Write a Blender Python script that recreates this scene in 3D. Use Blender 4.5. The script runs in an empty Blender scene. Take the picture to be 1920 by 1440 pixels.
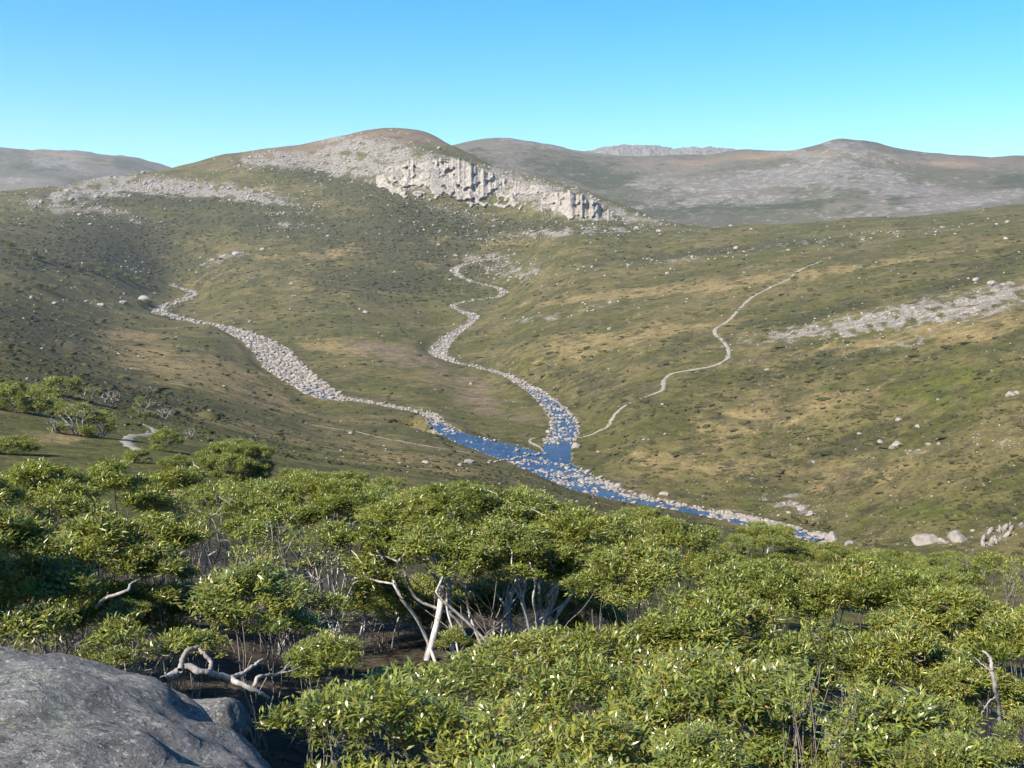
import bpy, math, random
import numpy as np
from mathutils import Vector

# ------------------------------------------------------------------ camera, sky, sun, exposure
scene = bpy.context.scene
COL = scene.collection
F_PX = 1950.0                      # focal length in pixels of a 1920 px wide picture
PITCH = math.radians(7.0)          # the camera looks slightly down into the valley
cam_data = bpy.data.cameras.new('camera')
cam_data.sensor_width = 36.0
cam_data.lens = 36.0 * F_PX / 1920.0
cam_data.clip_start = 0.1
cam_data.clip_end = 60000.0
cam = bpy.data.objects.new('camera', cam_data)
cam.location = (0, 0, 0)
cam.rotation_euler = (math.radians(90) - PITCH, 0, 0)
COL.objects.link(cam)
scene.camera = cam

SUN_EL = math.radians(43.0)
SUN_AZ = math.atan2(-0.80, -0.60)  # direction towards the sun, from +Y towards +X
world = bpy.data.worlds.new('World')
scene.world = world
world.use_nodes = True
wn = world.node_tree.nodes
wl = world.node_tree.links
sky = wn.new('ShaderNodeTexSky')
sky.sky_type = 'NISHITA'
sky.sun_disc = False
sky.sun_elevation = SUN_EL
sky.sun_rotation = SUN_AZ
sky.altitude = 1800.0
sky.air_density = 1.5
sky.dust_density = 0.0
sky.ozone_density = 10.0
bg = wn['Background']
bg.inputs['Strength'].default_value = 0.08
hsv = wn.new('ShaderNodeHueSaturation')
hsv.inputs['Saturation'].default_value = 1.3
wl.new(sky.outputs['Color'], hsv.inputs['Color'])
wl.new(hsv.outputs['Color'], bg.inputs['Color'])

sun_data = bpy.data.lights.new('sun', 'SUN')
sun_data.energy = 5.0
sun_data.angle = math.radians(0.53)
sun_data.color = (1.0, 0.935, 0.82)
sun = bpy.data.objects.new('sun', sun_data)
sdir = Vector((math.sin(SUN_AZ) * math.cos(SUN_EL), math.cos(SUN_AZ) * math.cos(SUN_EL), math.sin(SUN_EL)))
sun.rotation_euler = (-sdir).to_track_quat('-Z', 'Y').to_euler()
sun.location = (-30, -20, 60)
COL.objects.link(sun)

scene.view_settings.view_transform = 'Standard'
scene.view_settings.look = 'None'
scene.view_settings.exposure = 1.53
scene.view_settings.gamma = 1.0
scene.view_settings.use_curve_mapping = False
scene.render.engine = 'CYCLES'
scene.cycles.use_denoising = True
try:
    scene.cycles.denoiser = 'OPENIMAGEDENOISE'
except Exception:
    pass
scene.cycles.max_bounces = 6
scene.cycles.diffuse_bounces = 2
scene.cycles.glossy_bounces = 2
scene.cycles.transmission_bounces = 3
scene.cycles.volume_bounces = 0
scene.cycles.sample_clamp_indirect = 4.0

rng = np.random.default_rng(7)

# ------------------------------------------------------------------ helpers
SP, CP = math.sin(PITCH), math.cos(PITCH)

def ray(px, py):
    """unit-horizontal direction of the sight line through a picture point"""
    x = (np.asarray(px, float) - 960.0) / F_PX
    y = -(np.asarray(py, float) - 720.0) / F_PX
    dx = x
    dy = CP + y * SP
    dz = -SP + y * CP
    h = np.hypot(dx, dy)
    return dx / h, dy / h, dz / h

def pix(px, py, D):
    dx, dy, dz = ray(px, py)
    return np.stack([dx * D, dy * D, dz * D], -1)

def proj(x, y, z):
    f = y * CP - z * SP
    u = y * SP + z * CP
    f = np.where(np.abs(f) < 1e-6, 1e-6, f)
    return 960 + F_PX * x / f, 720 - F_PX * u / f

_P = np.random.default_rng(99).permutation(512)
def noise2(x, y, seed=0):
    x = np.asarray(x, float) + seed * 37.17
    y = np.asarray(y, float) - seed * 11.73
    xi = np.floor(x).astype(np.int64); yi = np.floor(y).astype(np.int64)
    xf = x - xi; yf = y - yi
    def g(ix, iy, fx, fy):
        h = _P[(_P[ix & 511] + iy) & 511]
        a = h * (2 * math.pi / 512.0)
        return np.cos(a) * fx + np.sin(a) * fy
    u = xf * xf * xf * (xf * (xf * 6 - 15) + 10)
    v = yf * yf * yf * (yf * (yf * 6 - 15) + 10)
    n00 = g(xi, yi, xf, yf); n10 = g(xi + 1, yi, xf - 1, yf)
    n01 = g(xi, yi + 1, xf, yf - 1); n11 = g(xi + 1, yi + 1, xf - 1, yf - 1)
    return (n00 * (1 - u) + n10 * u) * (1 - v) + (n01 * (1 - u) + n11 * u) * v * 1.0

def fbm2(x, y, octaves=4, seed=0):
    s = 0; a = 1.0
    for o in range(octaves):
        s = s + a * noise2(x * 2 ** o, y * 2 ** o, seed + o)
        a *= 0.5
    return s

def smooth(a, b, t):
    t = np.clip((t - a) / (b - a), 0, 1)
    return t * t * (3 - 2 * t)

def mesh_from(name, verts, faces_flat, nside, mat, smooth_shade=False, attrs=None):
    """one mesh from flat arrays; every face has nside corners"""
    verts = np.asarray(verts, np.float32).reshape(-1, 3)
    idx = np.asarray(faces_flat, np.int32).reshape(-1)
    nf = len(idx) // nside
    me = bpy.data.meshes.new(name)
    me.vertices.add(len(verts)); me.vertices.foreach_set('co', verts.ravel())
    me.loops.add(len(idx)); me.loops.foreach_set('vertex_index', idx)
    me.polygons.add(nf)
    me.polygons.foreach_set('loop_start', np.arange(0, len(idx), nside, dtype=np.int32))
    me.polygons.foreach_set('loop_total', np.full(nf, nside, np.int32))
    if smooth_shade:
        me.polygons.foreach_set('use_smooth', np.ones(nf, bool))
    if attrs:
        for an, av in attrs.items():
            at = me.attributes.new(an, 'FLOAT_COLOR', 'POINT')
            at.data.foreach_set('color', np.asarray(av, np.float32).ravel())
    me.update(calc_edges=True)
    me.validate()
    if mat is not None:
        me.materials.append(mat)
    return me

def obj(name, me, parent=None, loc=None, rot=None, scale=None, kind=None, label=None, cat=None, group=None):
    o = bpy.data.objects.new(name, me)
    COL.objects.link(o)
    if loc is not None: o.location = loc
    if rot is not None: o.rotation_euler = rot
    if scale is not None: o.scale = scale
    if parent is not None: o.parent = parent
    if kind: o['kind'] = kind
    if label: o['label'] = label
    if cat: o['category'] = cat
    if group: o['group'] = group
    return o

def empty(name, loc, label, cat, group=None):
    o = obj(name, None, loc=loc, label=label, cat=cat, group=group)
    o.empty_display_size = 0.3
    return o

# ------------------------------------------------------------------ materials
ALB = 0.63                          # overall reflectance of the dry alpine ground, rock and leaves
class NT:
    def __init__(self, name):
        self.m = bpy.data.materials.new(name)
        self.m.use_nodes = True
        self.t = self.m.node_tree
        self.n = self.t.nodes
        self.b = self.n['Principled BSDF']
        self.out = self.n['Material Output']
    def link(self, a, b): self.t.links.new(a, b)
    def val(self, sock, v):
        if isinstance(v, (int, float, tuple, list)): sock.default_value = v
        else: self.link(v, sock)
    def pos(self): return self.n.new('ShaderNodeNewGeometry').outputs['Position']
    def objco(self): return self.n.new('ShaderNodeTexCoord').outputs['Object']
    def mapping(self, co, scale, rot=(0, 0, 0)):
        k = self.n.new('ShaderNodeMapping')
        k.inputs['Scale'].default_value = scale; k.inputs['Rotation'].default_value = rot
        self.link(co, k.inputs['Vector']); return k.outputs['Vector']
    def noise(self, co, scale, detail=4, rough=0.55, out='Fac', dist=0.0):
        k = self.n.new('ShaderNodeTexNoise')
        k.inputs['Scale'].default_value = scale; k.inputs['Detail'].default_value = detail
        k.inputs['Roughness'].default_value = rough; k.inputs['Distortion'].default_value = dist
        self.link(co, k.inputs['Vector']); return k.outputs[out]
    def voronoi(self, co, scale, feature='F1', out='Distance'):
        k = self.n.new('ShaderNodeTexVoronoi'); k.feature = feature
        k.inputs['Scale'].default_value = scale
        self.link(co, k.inputs['Vector']); return k.outputs[out]
    def math(self, op, a, b=0.0, c=0.0, clamp=False):
        k = self.n.new('ShaderNodeMath'); k.operation = op; k.use_clamp = clamp
        self.val(k.inputs[0], a); self.val(k.inputs[1], b)
        if op == 'MULTIPLY_ADD': self.val(k.inputs[2], c)
        return k.outputs[0]
    def ramp(self, f, a, b):
        k = self.n.new('ShaderNodeMapRange'); k.interpolation_type = 'SMOOTHSTEP'
        k.inputs['From Min'].default_value = a; k.inputs['From Max'].default_value = b
        self.link(f, k.inputs['Value']); return k.outputs['Result']
    def mix(self, f, a, b, mode='MIX'):
        k = self.n.new('ShaderNodeMix'); k.data_type = 'RGBA'; k.blend_type = mode
        self.val(k.inputs['Factor'], f)
        for s, v in ((k.inputs[6], a), (k.inputs[7], b)):
            self.val(s, tuple(v) + (1,) if isinstance(v, tuple) and len(v) == 3 else v)
        return k.outputs[2]
    def attr(self, name):
        k = self.n.new('ShaderNodeAttribute'); k.attribute_name = name
        s = self.n.new('ShaderNodeSeparateColor'); self.link(k.outputs['Color'], s.inputs[0])
        return k.outputs['Color'], s.outputs[0], s.outputs[1], s.outputs[2], k.outputs['Alpha']
    def bump(self, h, dist, strength=1.0):
        k = self.n.new('ShaderNodeBump'); k.inputs['Distance'].default_value = dist
        k.inputs['Strength'].default_value = strength
        self.link(h, k.inputs['Height']); self.link(k.outputs['Normal'], self.b.inputs['Normal'])
    def set(self, color=None, rough=None, spec=None):
        if color is not None: self.val(self.b.inputs['Base Color'], self.mix(1.0, color, (ALB, ALB, ALB), 'MULTIPLY'))
        if rough is not None: self.val(self.b.inputs['Roughness'], rough)
        if spec is not None: self.b.inputs['Specular IOR Level'].default_value = spec
        return self.m

def mat_ground(name='alpine_ground'):
    m = NT(name); p = m.pos()
    _, rock, tan, dark, pink = m.attr('zone')
    _, bed, green, soil, _ = m.attr('zone2')
    big = m.noise(p, 1 / 60.0, 7, 0.68)
    mid = m.noise(p, 1 / 13.0, 7, 0.7)
    mid2 = m.noise(p, 1 / 26.0, 8, 0.72, dist=0.6)
    hn = m.noise(p, 1 / 19.0, 8, 0.74, dist=0.3)
    fine = m.noise(p, 1 / 1.8, 5, 0.65)
    c = m.mix(m.ramp(big, 0.44, 0.57), (0.076, 0.075, 0.019), (0.130, 0.108, 0.042))
    c = m.mix(m.ramp(mid, 0.52, 0.66), c, (0.100, 0.080, 0.046))
    gf = m.ramp(m.math('MULTIPLY_ADD', mid, 0.8, green), 0.55, 1.1)
    c = m.mix(gf, c, (0.080, 0.092, 0.014))
    tf = m.ramp(m.math('MULTIPLY_ADD', mid2, 1.7, tan), 1.0, 1.30)
    c = m.mix(m.math('MULTIPLY', tf, 0.9), c, (0.215, 0.162, 0.072))
    pf = m.ramp(m.math('MULTIPLY_ADD', mid, 1.2, pink), 0.90, 1.45)
    c = m.mix(pf, c, (0.172, 0.128, 0.082))
    # low dark heath between the grass
    hf = m.ramp(m.math('ADD', m.math('MULTIPLY_ADD', fine, 0.35, hn), m.math('MULTIPLY', dark, 0.45)), 0.70, 0.80)
    c = m.mix(m.math('MULTIPLY', hf, 0.78), c, (0.044, 0.044, 0.020))
    hn2 = m.noise(p, 1 / 70.0, 9, 0.74, dist=0.8)
    h2 = m.ramp(m.math('MULTIPLY_ADD', dark, 0.22, hn2), 0.535, 0.60)
    c = m.mix(m.math('MULTIPLY', h2, 0.55), c, (0.056, 0.054, 0.027))
    # bare granite gravel and slabs
    rk = m.noise(p, 1 / 9.0, 8, 0.74, dist=0.5)
    rf = m.ramp(m.math('MULTIPLY_ADD', rk, 1.9, rock), 1.34, 1.78)
    rc = m.mix(m.ramp(m.noise(p, 1 / 3.0, 5, 0.7), 0.3, 0.7), (0.125, 0.115, 0.102), (0.350, 0.312, 0.272))
    c = m.mix(m.math('MULTIPLY', rf, 0.92), c, rc)
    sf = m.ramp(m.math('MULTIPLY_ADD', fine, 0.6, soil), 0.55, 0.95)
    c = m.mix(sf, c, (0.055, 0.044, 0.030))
    bf = m.ramp(m.math('MULTIPLY_ADD', fine, 0.7, bed), 0.6, 0.95)
    c = m.mix(bf, c, m.mix(m.ramp(fine, 0.35, 0.65), (0.16, 0.145, 0.125), (0.40, 0.36, 0.315)))
    va = m.math('ADD', m.ramp(m.noise(p, 1 / 0.9, 4, 0.7), 0.3, 0.7), m.ramp(m.noise(p, 1 / 7.0, 7, 0.78), 0.40, 0.60))
    c = m.mix(1.0, c, m.mix(m.math('MULTIPLY', va, 0.5), (0.50, 0.50, 0.48), (1.46, 1.43, 1.38)), 'MULTIPLY')
    m.set(c, 0.95, 0.1)
    h = m.math('ADD', m.math('MULTIPLY', mid, 2.2), m.math('MULTIPLY', fine, 0.55))
    m.bump(h, 1.0, 0.8)
    return m.m

def mat_far(name):
    m = NT(name); p = m.pos()
    _, rock, tan, dark, pink = m.attr('zone')
    big = m.noise(p, 1 / 260.0, 8, 0.68)
    mid = m.noise(m.mapping(p, (1, 1, 2.2)), 1 / 75.0, 8, 0.74, dist=0.5)
    hn = m.noise(p, 1 / 45.0, 8, 0.75)
    fine = m.noise(p, 1 / 16.0, 7, 0.76)
    c = m.mix(m.ramp(big, 0.38, 0.62), (0.098, 0.096, 0.066), (0.150, 0.132, 0.106))
    c = m.mix(m.ramp(m.math('MULTIPLY_ADD', mid, 1.3, tan), 0.85, 1.35), c, (0.225, 0.165, 0.105))
    c = m.mix(m.math('MULTIPLY', m.ramp(m.math('MULTIPLY_ADD', hn, 1.0, m.math('MULTIPLY', dark, 0.5)), 0.54, 0.66), 0.75), c, (0.046, 0.056, 0.030))
    rf = m.ramp(m.math('ADD', m.math('MULTIPLY_ADD', fine, 1.1, m.math('MULTIPLY', mid, 0.5)), m.math('MULTIPLY', rock, 0.8)), 0.95, 1.16)
    c = m.mix(m.math('MULTIPLY', rf, 0.9), c, m.mix(m.ramp(fine, 0.45, 0.7), (0.15, 0.14, 0.125), (0.36, 0.325, 0.285)))
    m.set(c, 0.95, 0.1)
    m.bump(m.math('ADD', m.math('MULTIPLY', mid, 16.0), m.math('MULTIPLY', fine, 3.5)), 1.0, 0.8)
    return m.m

def mat_cliff():
    m = NT('cliff_granite'); p = m.pos()
    st = m.mapping(p, (1, 1, 0.28))
    a = m.noise(st, 1 / 7.0, 7, 0.68, dist=0.5)
    b = m.noise(p, 1 / 22.0, 5, 0.6)
    f = m.noise(p, 1 / 2.0, 5, 0.7)
    c = m.mix(m.ramp(a, 0.30, 0.62), (0.165, 0.146, 0.121), (0.45, 0.395, 0.322))
    c = m.mix(m.math('MULTIPLY', m.ramp(b, 0.55, 0.72), 0.55), c, (0.46, 0.35, 0.24))
    c = m.mix(m.math('MULTIPLY', m.ramp(b, 0.42, 0.25), 0.6), c, (0.22, 0.215, 0.205))
    _, veg, _, _, _ = m.attr('zone')
    c = m.mix(m.ramp(m.math('MULTIPLY_ADD', f, 0.7, veg), 0.7, 1.0), c, (0.075, 0.085, 0.030))
    m.set(c, 0.9, 0.2)
    m.bump(m.math('ADD', m.math('MULTIPLY', a, 5.0), m.math('MULTIPLY', f, 1.2)), 1.0, 0.9)
    return m.m

def mat_stone(name, c0, c1, lich=0.0):
    m = NT(name); p = m.objco()
    a = m.noise(p, 0.9, 6, 0.65); f = m.noise(p, 5.0, 5, 0.7)
    c = m.mix(m.ramp(a, 0.3, 0.7), c0, c1)
    info = m.n.new('ShaderNodeObjectInfo')
    c = m.mix(m.math('MULTIPLY', info.outputs['Random'], 0.35), c, m.mix(0.5, c0, (0.30, 0.22, 0.17)))
    c = m.mix(m.math('MULTIPLY', m.ramp(f, 0.5, 0.75), 0.5), c, (0.13, 0.12, 0.11))
    m.set(c, 0.9, 0.2)
    m.bump(m.math('ADD', m.math('MULTIPLY', a, 0.5), m.math('MULTIPLY', f, 0.12)), 0.6, 0.7)
    return m.m

def mat_stone_stuff(name, lo, hi):
    m = NT(name); p = m.pos()
    _, t, _, _, _ = m.attr('zone')
    f = m.noise(p, 0.8, 5, 0.7)
    c = m.mix(t, lo, hi)
    c = m.mix(m.math('MULTIPLY', m.ramp(f, 0.45, 0.75), 0.5), c, (0.16, 0.145, 0.13))
    m.set(c, 0.9, 0.2)
    return m.m

def mat_boulder():
    """weathered grey granite with pale lichen crusts"""
    m = NT('weathered_granite'); p = m.pos()
    a = m.noise(p, 1.3, 8, 0.62)
    b = m.noise(p, 7.0, 8, 0.72, dist=0.3)
    sp = m.noise(p, 26.0, 6, 0.8)
    vo = m.voronoi(p, 95.0)
    st = m.noise(m.mapping(p, (5.0, 14.0, 30.0), (0.35, 0.2, 0.5)), 1.0, 6, 0.7)
    c = m.mix(m.ramp(a, 0.32, 0.68), (0.250, 0.240, 0.225), (0.400, 0.378, 0.345))
    c = m.mix(m.math('MULTIPLY', m.ramp(b, 0.46, 0.62), 0.75), c, (0.125, 0.120, 0.113))
    c = m.mix(m.math('MULTIPLY', m.ramp(st, 0.54, 0.66), 0.75), c, (0.055, 0.054, 0.052))
    c = m.mix(m.math('MULTIPLY', m.ramp(sp, 0.54, 0.60), 0.9), c, (0.72, 0.68, 0.63))
    sp2 = m.noise(p, 38.0, 5, 0.8)
    c = m.mix(m.math('MULTIPLY', m.ramp(sp2, 0.55, 0.61), 0.85), c, (0.035, 0.034, 0.033))
    lz = m.math('MULTIPLY', m.ramp(m.noise(p, 1.9, 3, 0.5), 0.53, 0.62), m.ramp(m.noise(p, 19.0, 6, 0.75), 0.50, 0.55))
    c = m.mix(m.math('MULTIPLY', lz, 0.9), c, (0.46, 0.47, 0.36))
    yz = m.math('MULTIPLY', m.ramp(m.noise(p, 2.6, 2, 0.5), 0.58, 0.66), m.ramp(m.noise(p, 30.0, 4, 0.7), 0.55, 0.60))
    c = m.mix(m.math('MULTIPLY', yz, 0.85), c, (0.42, 0.44, 0.20))
    m.set(c, 0.85, 0.3)
    h = m.math('ADD', m.math('ADD', m.math('MULTIPLY', b, 0.10), m.math('MULTIPLY', sp, 0.06)), m.math('MULTIPLY', st, 0.07))
    m.bump(h, 1.0, 1.0)
    return m.m

def mat_water():
    m = NT('river_water'); p = m.pos()
    f = m.noise(p, 0.9, 4, 0.6); b = m.noise(p, 0.12, 4, 0.6)
    m.set(m.mix(m.ramp(b, 0.35, 0.65), (0.004, 0.022, 0.060), (0.016, 0.055, 0.115)), m.math('MULTIPLY_ADD', m.noise(p, 0.35, 5, 0.7), 0.25, 0.02), 0.5)
    m.b.inputs['IOR'].default_value = 1.33
    m.bump(m.math('ADD', f, b), 0.5, 0.5)
    return m.m

def mat_trail():
    m = NT('trail_gravel'); p = m.pos()
    f = m.noise(p, 0.6, 6, 0.7)
    m.set(m.mix(m.ramp(f, 0.3, 0.7), (0.20, 0.175, 0.14), (0.34, 0.30, 0.245)), 0.95, 0.1)
    return m.m

def mat_leaf(name, hue=0):
    m = NT(name)
    col, r, g, b, a = m.attr('tint')
    # back faces of the leaves are paler
    geo = m.n.new('ShaderNodeNewGeometry')
    info = m.n.new('ShaderNodeObjectInfo')
    col = m.mix(m.ramp(info.outputs['Random'], 0.0, 1.0), m.mix(0.30, col, (0.090, 0.135, 0.026)), m.mix(0.28, col, (0.250, 0.215, 0.030)))
    c = m.mix(m.math('MULTIPLY', geo.outputs['Backfacing'], 0.35), col, m.mix(0.5, col, (0.20, 0.22, 0.12)))
    m.set(c, 0.33, 0.5)
    tr = m.n.new('ShaderNodeBsdfTranslucent')
    m.link(m.mix(0.35, col, (0.20, 0.25, 0.02)), tr.inputs['Color'])
    mx = m.n.new('ShaderNodeMixShader'); mx.inputs[0].default_value = 0.30
    m.link(m.b.outputs[0], mx.inputs[1]); m.link(tr.outputs[0], mx.inputs[2])
    m.link(mx.outputs[0], m.out.inputs['Surface'])
    return m.m

def mat_bark(name, lo, hi):
    m = NT(name); p = m.objco()
    a = m.noise(m.mapping(p, (1, 1, 0.4)), 9.0, 6, 0.65, dist=0.5)
    b = m.noise(p, 2.5, 3, 0.6)
    c = m.mix(m.ramp(a, 0.36, 0.62), lo, hi)
    c = m.mix(m.math('MULTIPLY', m.ramp(b, 0.52, 0.60), 0.7), c, (0.24, 0.19, 0.145))
    st = m.noise(m.mapping(p, (26, 26, 3.0)), 1.0, 5, 0.7)
    c = m.mix(m.math('MULTIPLY', m.ramp(st, 0.52, 0.66), 0.6), c, (0.17, 0.145, 0.12))
    m.set(c, 0.75, 0.25)
    m.bump(a, 0.02, 0.6)
    return m.m

M_GROUND = mat_ground(); M_FAR = mat_far('far_hillside'); M_CLIFF = mat_cliff()
M_STONE = mat_stone('river_granite', (0.16, 0.145, 0.125), (0.40, 0.355, 0.30))
M_STONE_S = mat_stone_stuff('river_granite_small', (0.10, 0.09, 0.078), (0.44, 0.385, 0.325))
M_ROCK = mat_stone('hill_granite', (0.20, 0.185, 0.165), (0.40, 0.36, 0.315))
M_ROCK_S = mat_stone_stuff('hill_granite_small', (0.13, 0.118, 0.104), (0.46, 0.41, 0.35))
M_BOULDER = mat_boulder(); M_WATER = mat_water(); M_TRAIL = mat_trail()
M_LEAF = mat_leaf('snow_gum_leaf')
M_BARK = mat_bark('snow_gum_bark', (0.38, 0.355, 0.32), (0.72, 0.68, 0.62))
M_TWIG = mat_bark('twig_bark', (0.13, 0.105, 0.09), (0.34, 0.29, 0.255))
M_DEAD = mat_bark('dead_wood', (0.17, 0.155, 0.14), (0.40, 0.365, 0.33))
def mat_heath():
    m = NT('heath_foliage'); p = m.pos()
    col, *_ = m.attr('tint')
    f = m.noise(p, 3.0, 5, 0.7)
    m.set(m.mix(m.ramp(f, 0.35, 0.65), m.mix(0.5, col, (0.015, 0.018, 0.006)), col), 0.9, 0.1)
    m.bump(f, 0.35, 1.0)
    return m.m
M_HEATH = mat_heath()
# ------------------------------------------------------------------ terrain
def tps_fit(P, v, lam=1e-3):
    n = len(P)
    d = np.linalg.norm(P[:, None] - P[None], axis=2)
    K = np.where(d > 0, d * d * np.log(np.maximum(d, 1e-12)), 0) + lam * np.eye(n)
    A = np.zeros((n + 3, n + 3)); A[:n, :n] = K
    A[:n, n] = 1; A[:n, n + 1:] = P; A[n, :n] = 1; A[n + 1:, :n] = P.T
    return np.linalg.solve(A, np.concatenate([v, np.zeros(3)]))

def tps_eval(P, w, Q):
    n = len(P); out = np.empty(len(Q))
    for s in range(0, len(Q), 20000):
        q = Q[s:s + 20000]
        d2 = ((q[:, None, 0] - P[None, :, 0]) ** 2 + (q[:, None, 1] - P[None, :, 1]) ** 2)
        K = 0.5 * d2 * np.log(np.maximum(d2, 1e-24))
        out[s:s + 20000] = K @ w[:n] + w[n] + q @ w[n + 1:]
    return out

AZK = 4.0
def controls(cols):
    P = []; V = []
    for px, lst in cols:
        for it in lst:
            if it[0] == 'z':
                _, z, D = it
                dx, dy, dz = ray(px, 900)
                az = math.atan2(dx, dy); t = z / D
            else:
                py, D = it
                dx, dy, dz = ray(px, py)
                az = math.atan2(dx, dy); t = float(dz)
            P.append((az * AZK, math.log(D))); V.append(t)
    return np.array(P, float), np.array(V, float)

def zz(*a): return [('z', z, D) for z, D in a]

# the slope the camera stands on, the valley with the two streams, the rounded hill with the cliff
COLS = [
 (-420, zz((-3.6, 3), (-4.3, 8), (-5.3, 16), (-6.4, 25), (-8.6, 45)) + [(800, 100), (700, 220), (620, 450), (545, 900), (470, 1350), (420, 1750), (372, 2200), (410, 2800), (520, 4500), (560, 6500)]),
 (0, zz((-3.8, 3), (-4.6, 8), (-5.8, 16), (-7.0, 25), (-10.0, 45)) + [(830, 100), (720, 220), (640, 450), (560, 900), (480, 1350), (420, 1750), (359, 2200), (400, 2800), (520, 4500), (560, 6500)]),
 (200, zz((-3.8, 3), (-4.7, 8), (-5.8, 16), (-7.2, 25), (-10.4, 45)) + [(850, 95), (780, 210), (700, 520), (650, 800), (590, 1150), (520, 1450), (450, 1750), (390, 2050), (334, 2350), (370, 2900), (520, 4500)]),
 (320, [(318, 2400), (350, 2900)]),
 (400, zz((-3.9, 3), (-4.9, 8), (-6.0, 16), (-7.8, 25), (-11.0, 45)) + [(880, 80), (820, 200), (760, 430), (700, 700), (645, 950), (604, 1150), (540, 1500), (450, 1800), (380, 2080), (330, 2300), (295, 2500), (330, 3000), (520, 4500)]),
 (500, [(279, 2600)]),
 (600, zz((-4.0, 3), (-5.2, 8), (-6.4, 16), (-8.2, 25), (-12.5, 45)) + [(900, 110), (850, 300), (800, 560), (755, 730), (700, 850), (600, 1180), (500, 1550), (420, 1850), (350, 2100), (300, 2350), (261, 2700), (320, 3300), (450, 5000)]),
 (700, [(243, 2720)]),
 (800, zz((-4.0, 3), (-5.2, 8), (-6.4, 16), (-8.5, 25), (-13.0, 45)) + [(905, 130), (860, 330), (815, 570), (790, 640), (700, 840), (640, 1060), (580, 1340), (500, 1560), (430, 1750), (385, 1870), (300, 1985), (275, 2300), (246, 2700), (320, 3300), (450, 5000)]),
 (870, [(283, 2550), (330, 1990), (395, 1850), (340, 3100)]),
 (1000, zz((-4.0, 3), (-5.2, 8), (-6.6, 16), (-8.8, 25), (-14.0, 45)) + [(940, 140), (902, 380), (882, 490), (846, 575), (800, 640), (740, 740), (650, 900), (560, 1200), (480, 1500), (420, 1720), (385, 1840), (345, 1930), (327, 2100), (380, 2500), (470, 4000)]),
 (1100, [(358, 2000), (365, 2100), (410, 2500)]),
 (1200, zz((-4.0, 3), (-5.2, 8), (-7.0, 16), (-9.5, 25), (-15.0, 45)) + [(975, 130), (950, 380), (932, 465), (900, 500), (820, 560), (740, 650), (660, 780), (560, 1050), (490, 1300), (430, 1600), (405, 1750), (396, 1900), (440, 2400), (520, 4000)]),
 (1400, zz((-4.0, 3), (-5.4, 8), (-7.2, 16), (-10.0, 25), (-16.5, 45)) + [(1030, 110), (1006, 350), (984, 418), (960, 450), (900, 490), (800, 570), (700, 670), (620, 800), (540, 980), (470, 1250), (435, 1480), (421, 1650), (455, 2100), (530, 4000)]),
 (1600, zz((-4.0, 3), (-5.6, 8), (-7.5, 16), (-10.3, 25), (-17.0, 45)) + [(1075, 100), (1048, 330), (1030, 385), (960, 440), (850, 510), (720, 600), (620, 740), (540, 900), (470, 1150), (425, 1450), (408, 1620), (445, 2050), (530, 4000)]),
 (1900, zz((-4.0, 3), (-5.8, 8), (-8.0, 16), (-10.8, 25), (-18.0, 45)) + [(1110, 90), (1085, 260), (1040, 335), (960, 390), (850, 450), (720, 540), (620, 640), (540, 780), (470, 1000), (420, 1250), (395, 1500), (384, 1700), (425, 2150), (530, 4000)]),
 (2340, zz((-4.0, 3), (-6.0, 8), (-8.4, 16), (-11.2, 25), (-19.0, 45)) + [(1120, 90), (1095, 260), (1020, 330), (950, 380), (830, 430), (700, 520), (600, 620), (520, 760), (450, 980), (400, 1230), (375, 1500), (366, 1700), (420, 2150), (530, 4000)]),
]

# streams: picture point, distance, width in metres
STREAM_LEFT = [(322, 535, 1660, 9), (362, 552, 1580, 16), (300, 580, 1380, 20), (318, 592, 1310, 20), (380, 606, 1240, 22), (450, 625, 1130, 28), (505, 655, 1000, 38), (535, 690, 890, 38), (575, 718, 800, 30), (618, 744, 735, 24), (680, 752, 715, 10), (745, 764, 690, 9), (800, 776, 662, 11), (822, 795, 628, 14), (850, 814, 602, 17), (895, 830, 582, 28), (950, 846, 562, 35), (1010, 866, 538, 37), (1060, 894, 510, 36), (1110, 914, 487, 26), (1170, 930, 468, 18), (1250, 946, 455, 14), (1350, 966, 440, 14), (1450, 986, 425, 15), (1540, 1004, 412, 14)]
STREAM_RIGHT = [(985, 474, 1660, 8), (880, 494, 1600, 12), (852, 508, 1555, 14), (880, 526, 1500, 10), (935, 540, 1455, 12), (940, 555, 1420, 14), (885, 564, 1400, 6), (848, 574, 1365, 9), (885, 592, 1250, 16), (880, 606, 1205, 12), (845, 632, 1120, 18), (822, 660, 1025, 22), (850, 678, 950, 9), (900, 690, 900, 9), (950, 704, 845, 11), (1000, 732, 765, 14), (1032, 758, 715, 17), (1055, 785, 668, 20), (1058, 808, 632, 22), (1046, 836, 585, 22), (1040, 868, 540, 24)]
STREAM_ARM = [(768, 804, 634, 5), (800, 811, 620, 8), (835, 819, 604, 9), (870, 828, 588, 10)]

def catmull(pts, n=8):
    pts = np.asarray(pts, float)
    p = np.vstack([2 * pts[0] - pts[1], pts, 2 * pts[-1] - pts[-2]])
    out = []
    for i in range(1, len(p) - 2):
        t = np.linspace(0, 1, n, endpoint=False)[:, None]
        a, b, c, d = p[i - 1], p[i], p[i + 1], p[i + 2]
        out.append(0.5 * ((2 * b) + (c - a) * t + (2 * a - 5 * b + 4 * c - d) * t ** 2 + (3 * b - a - 3 * c + d) * t ** 3))
    out.append(pts[-1:])
    return np.vstack(out)

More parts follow.
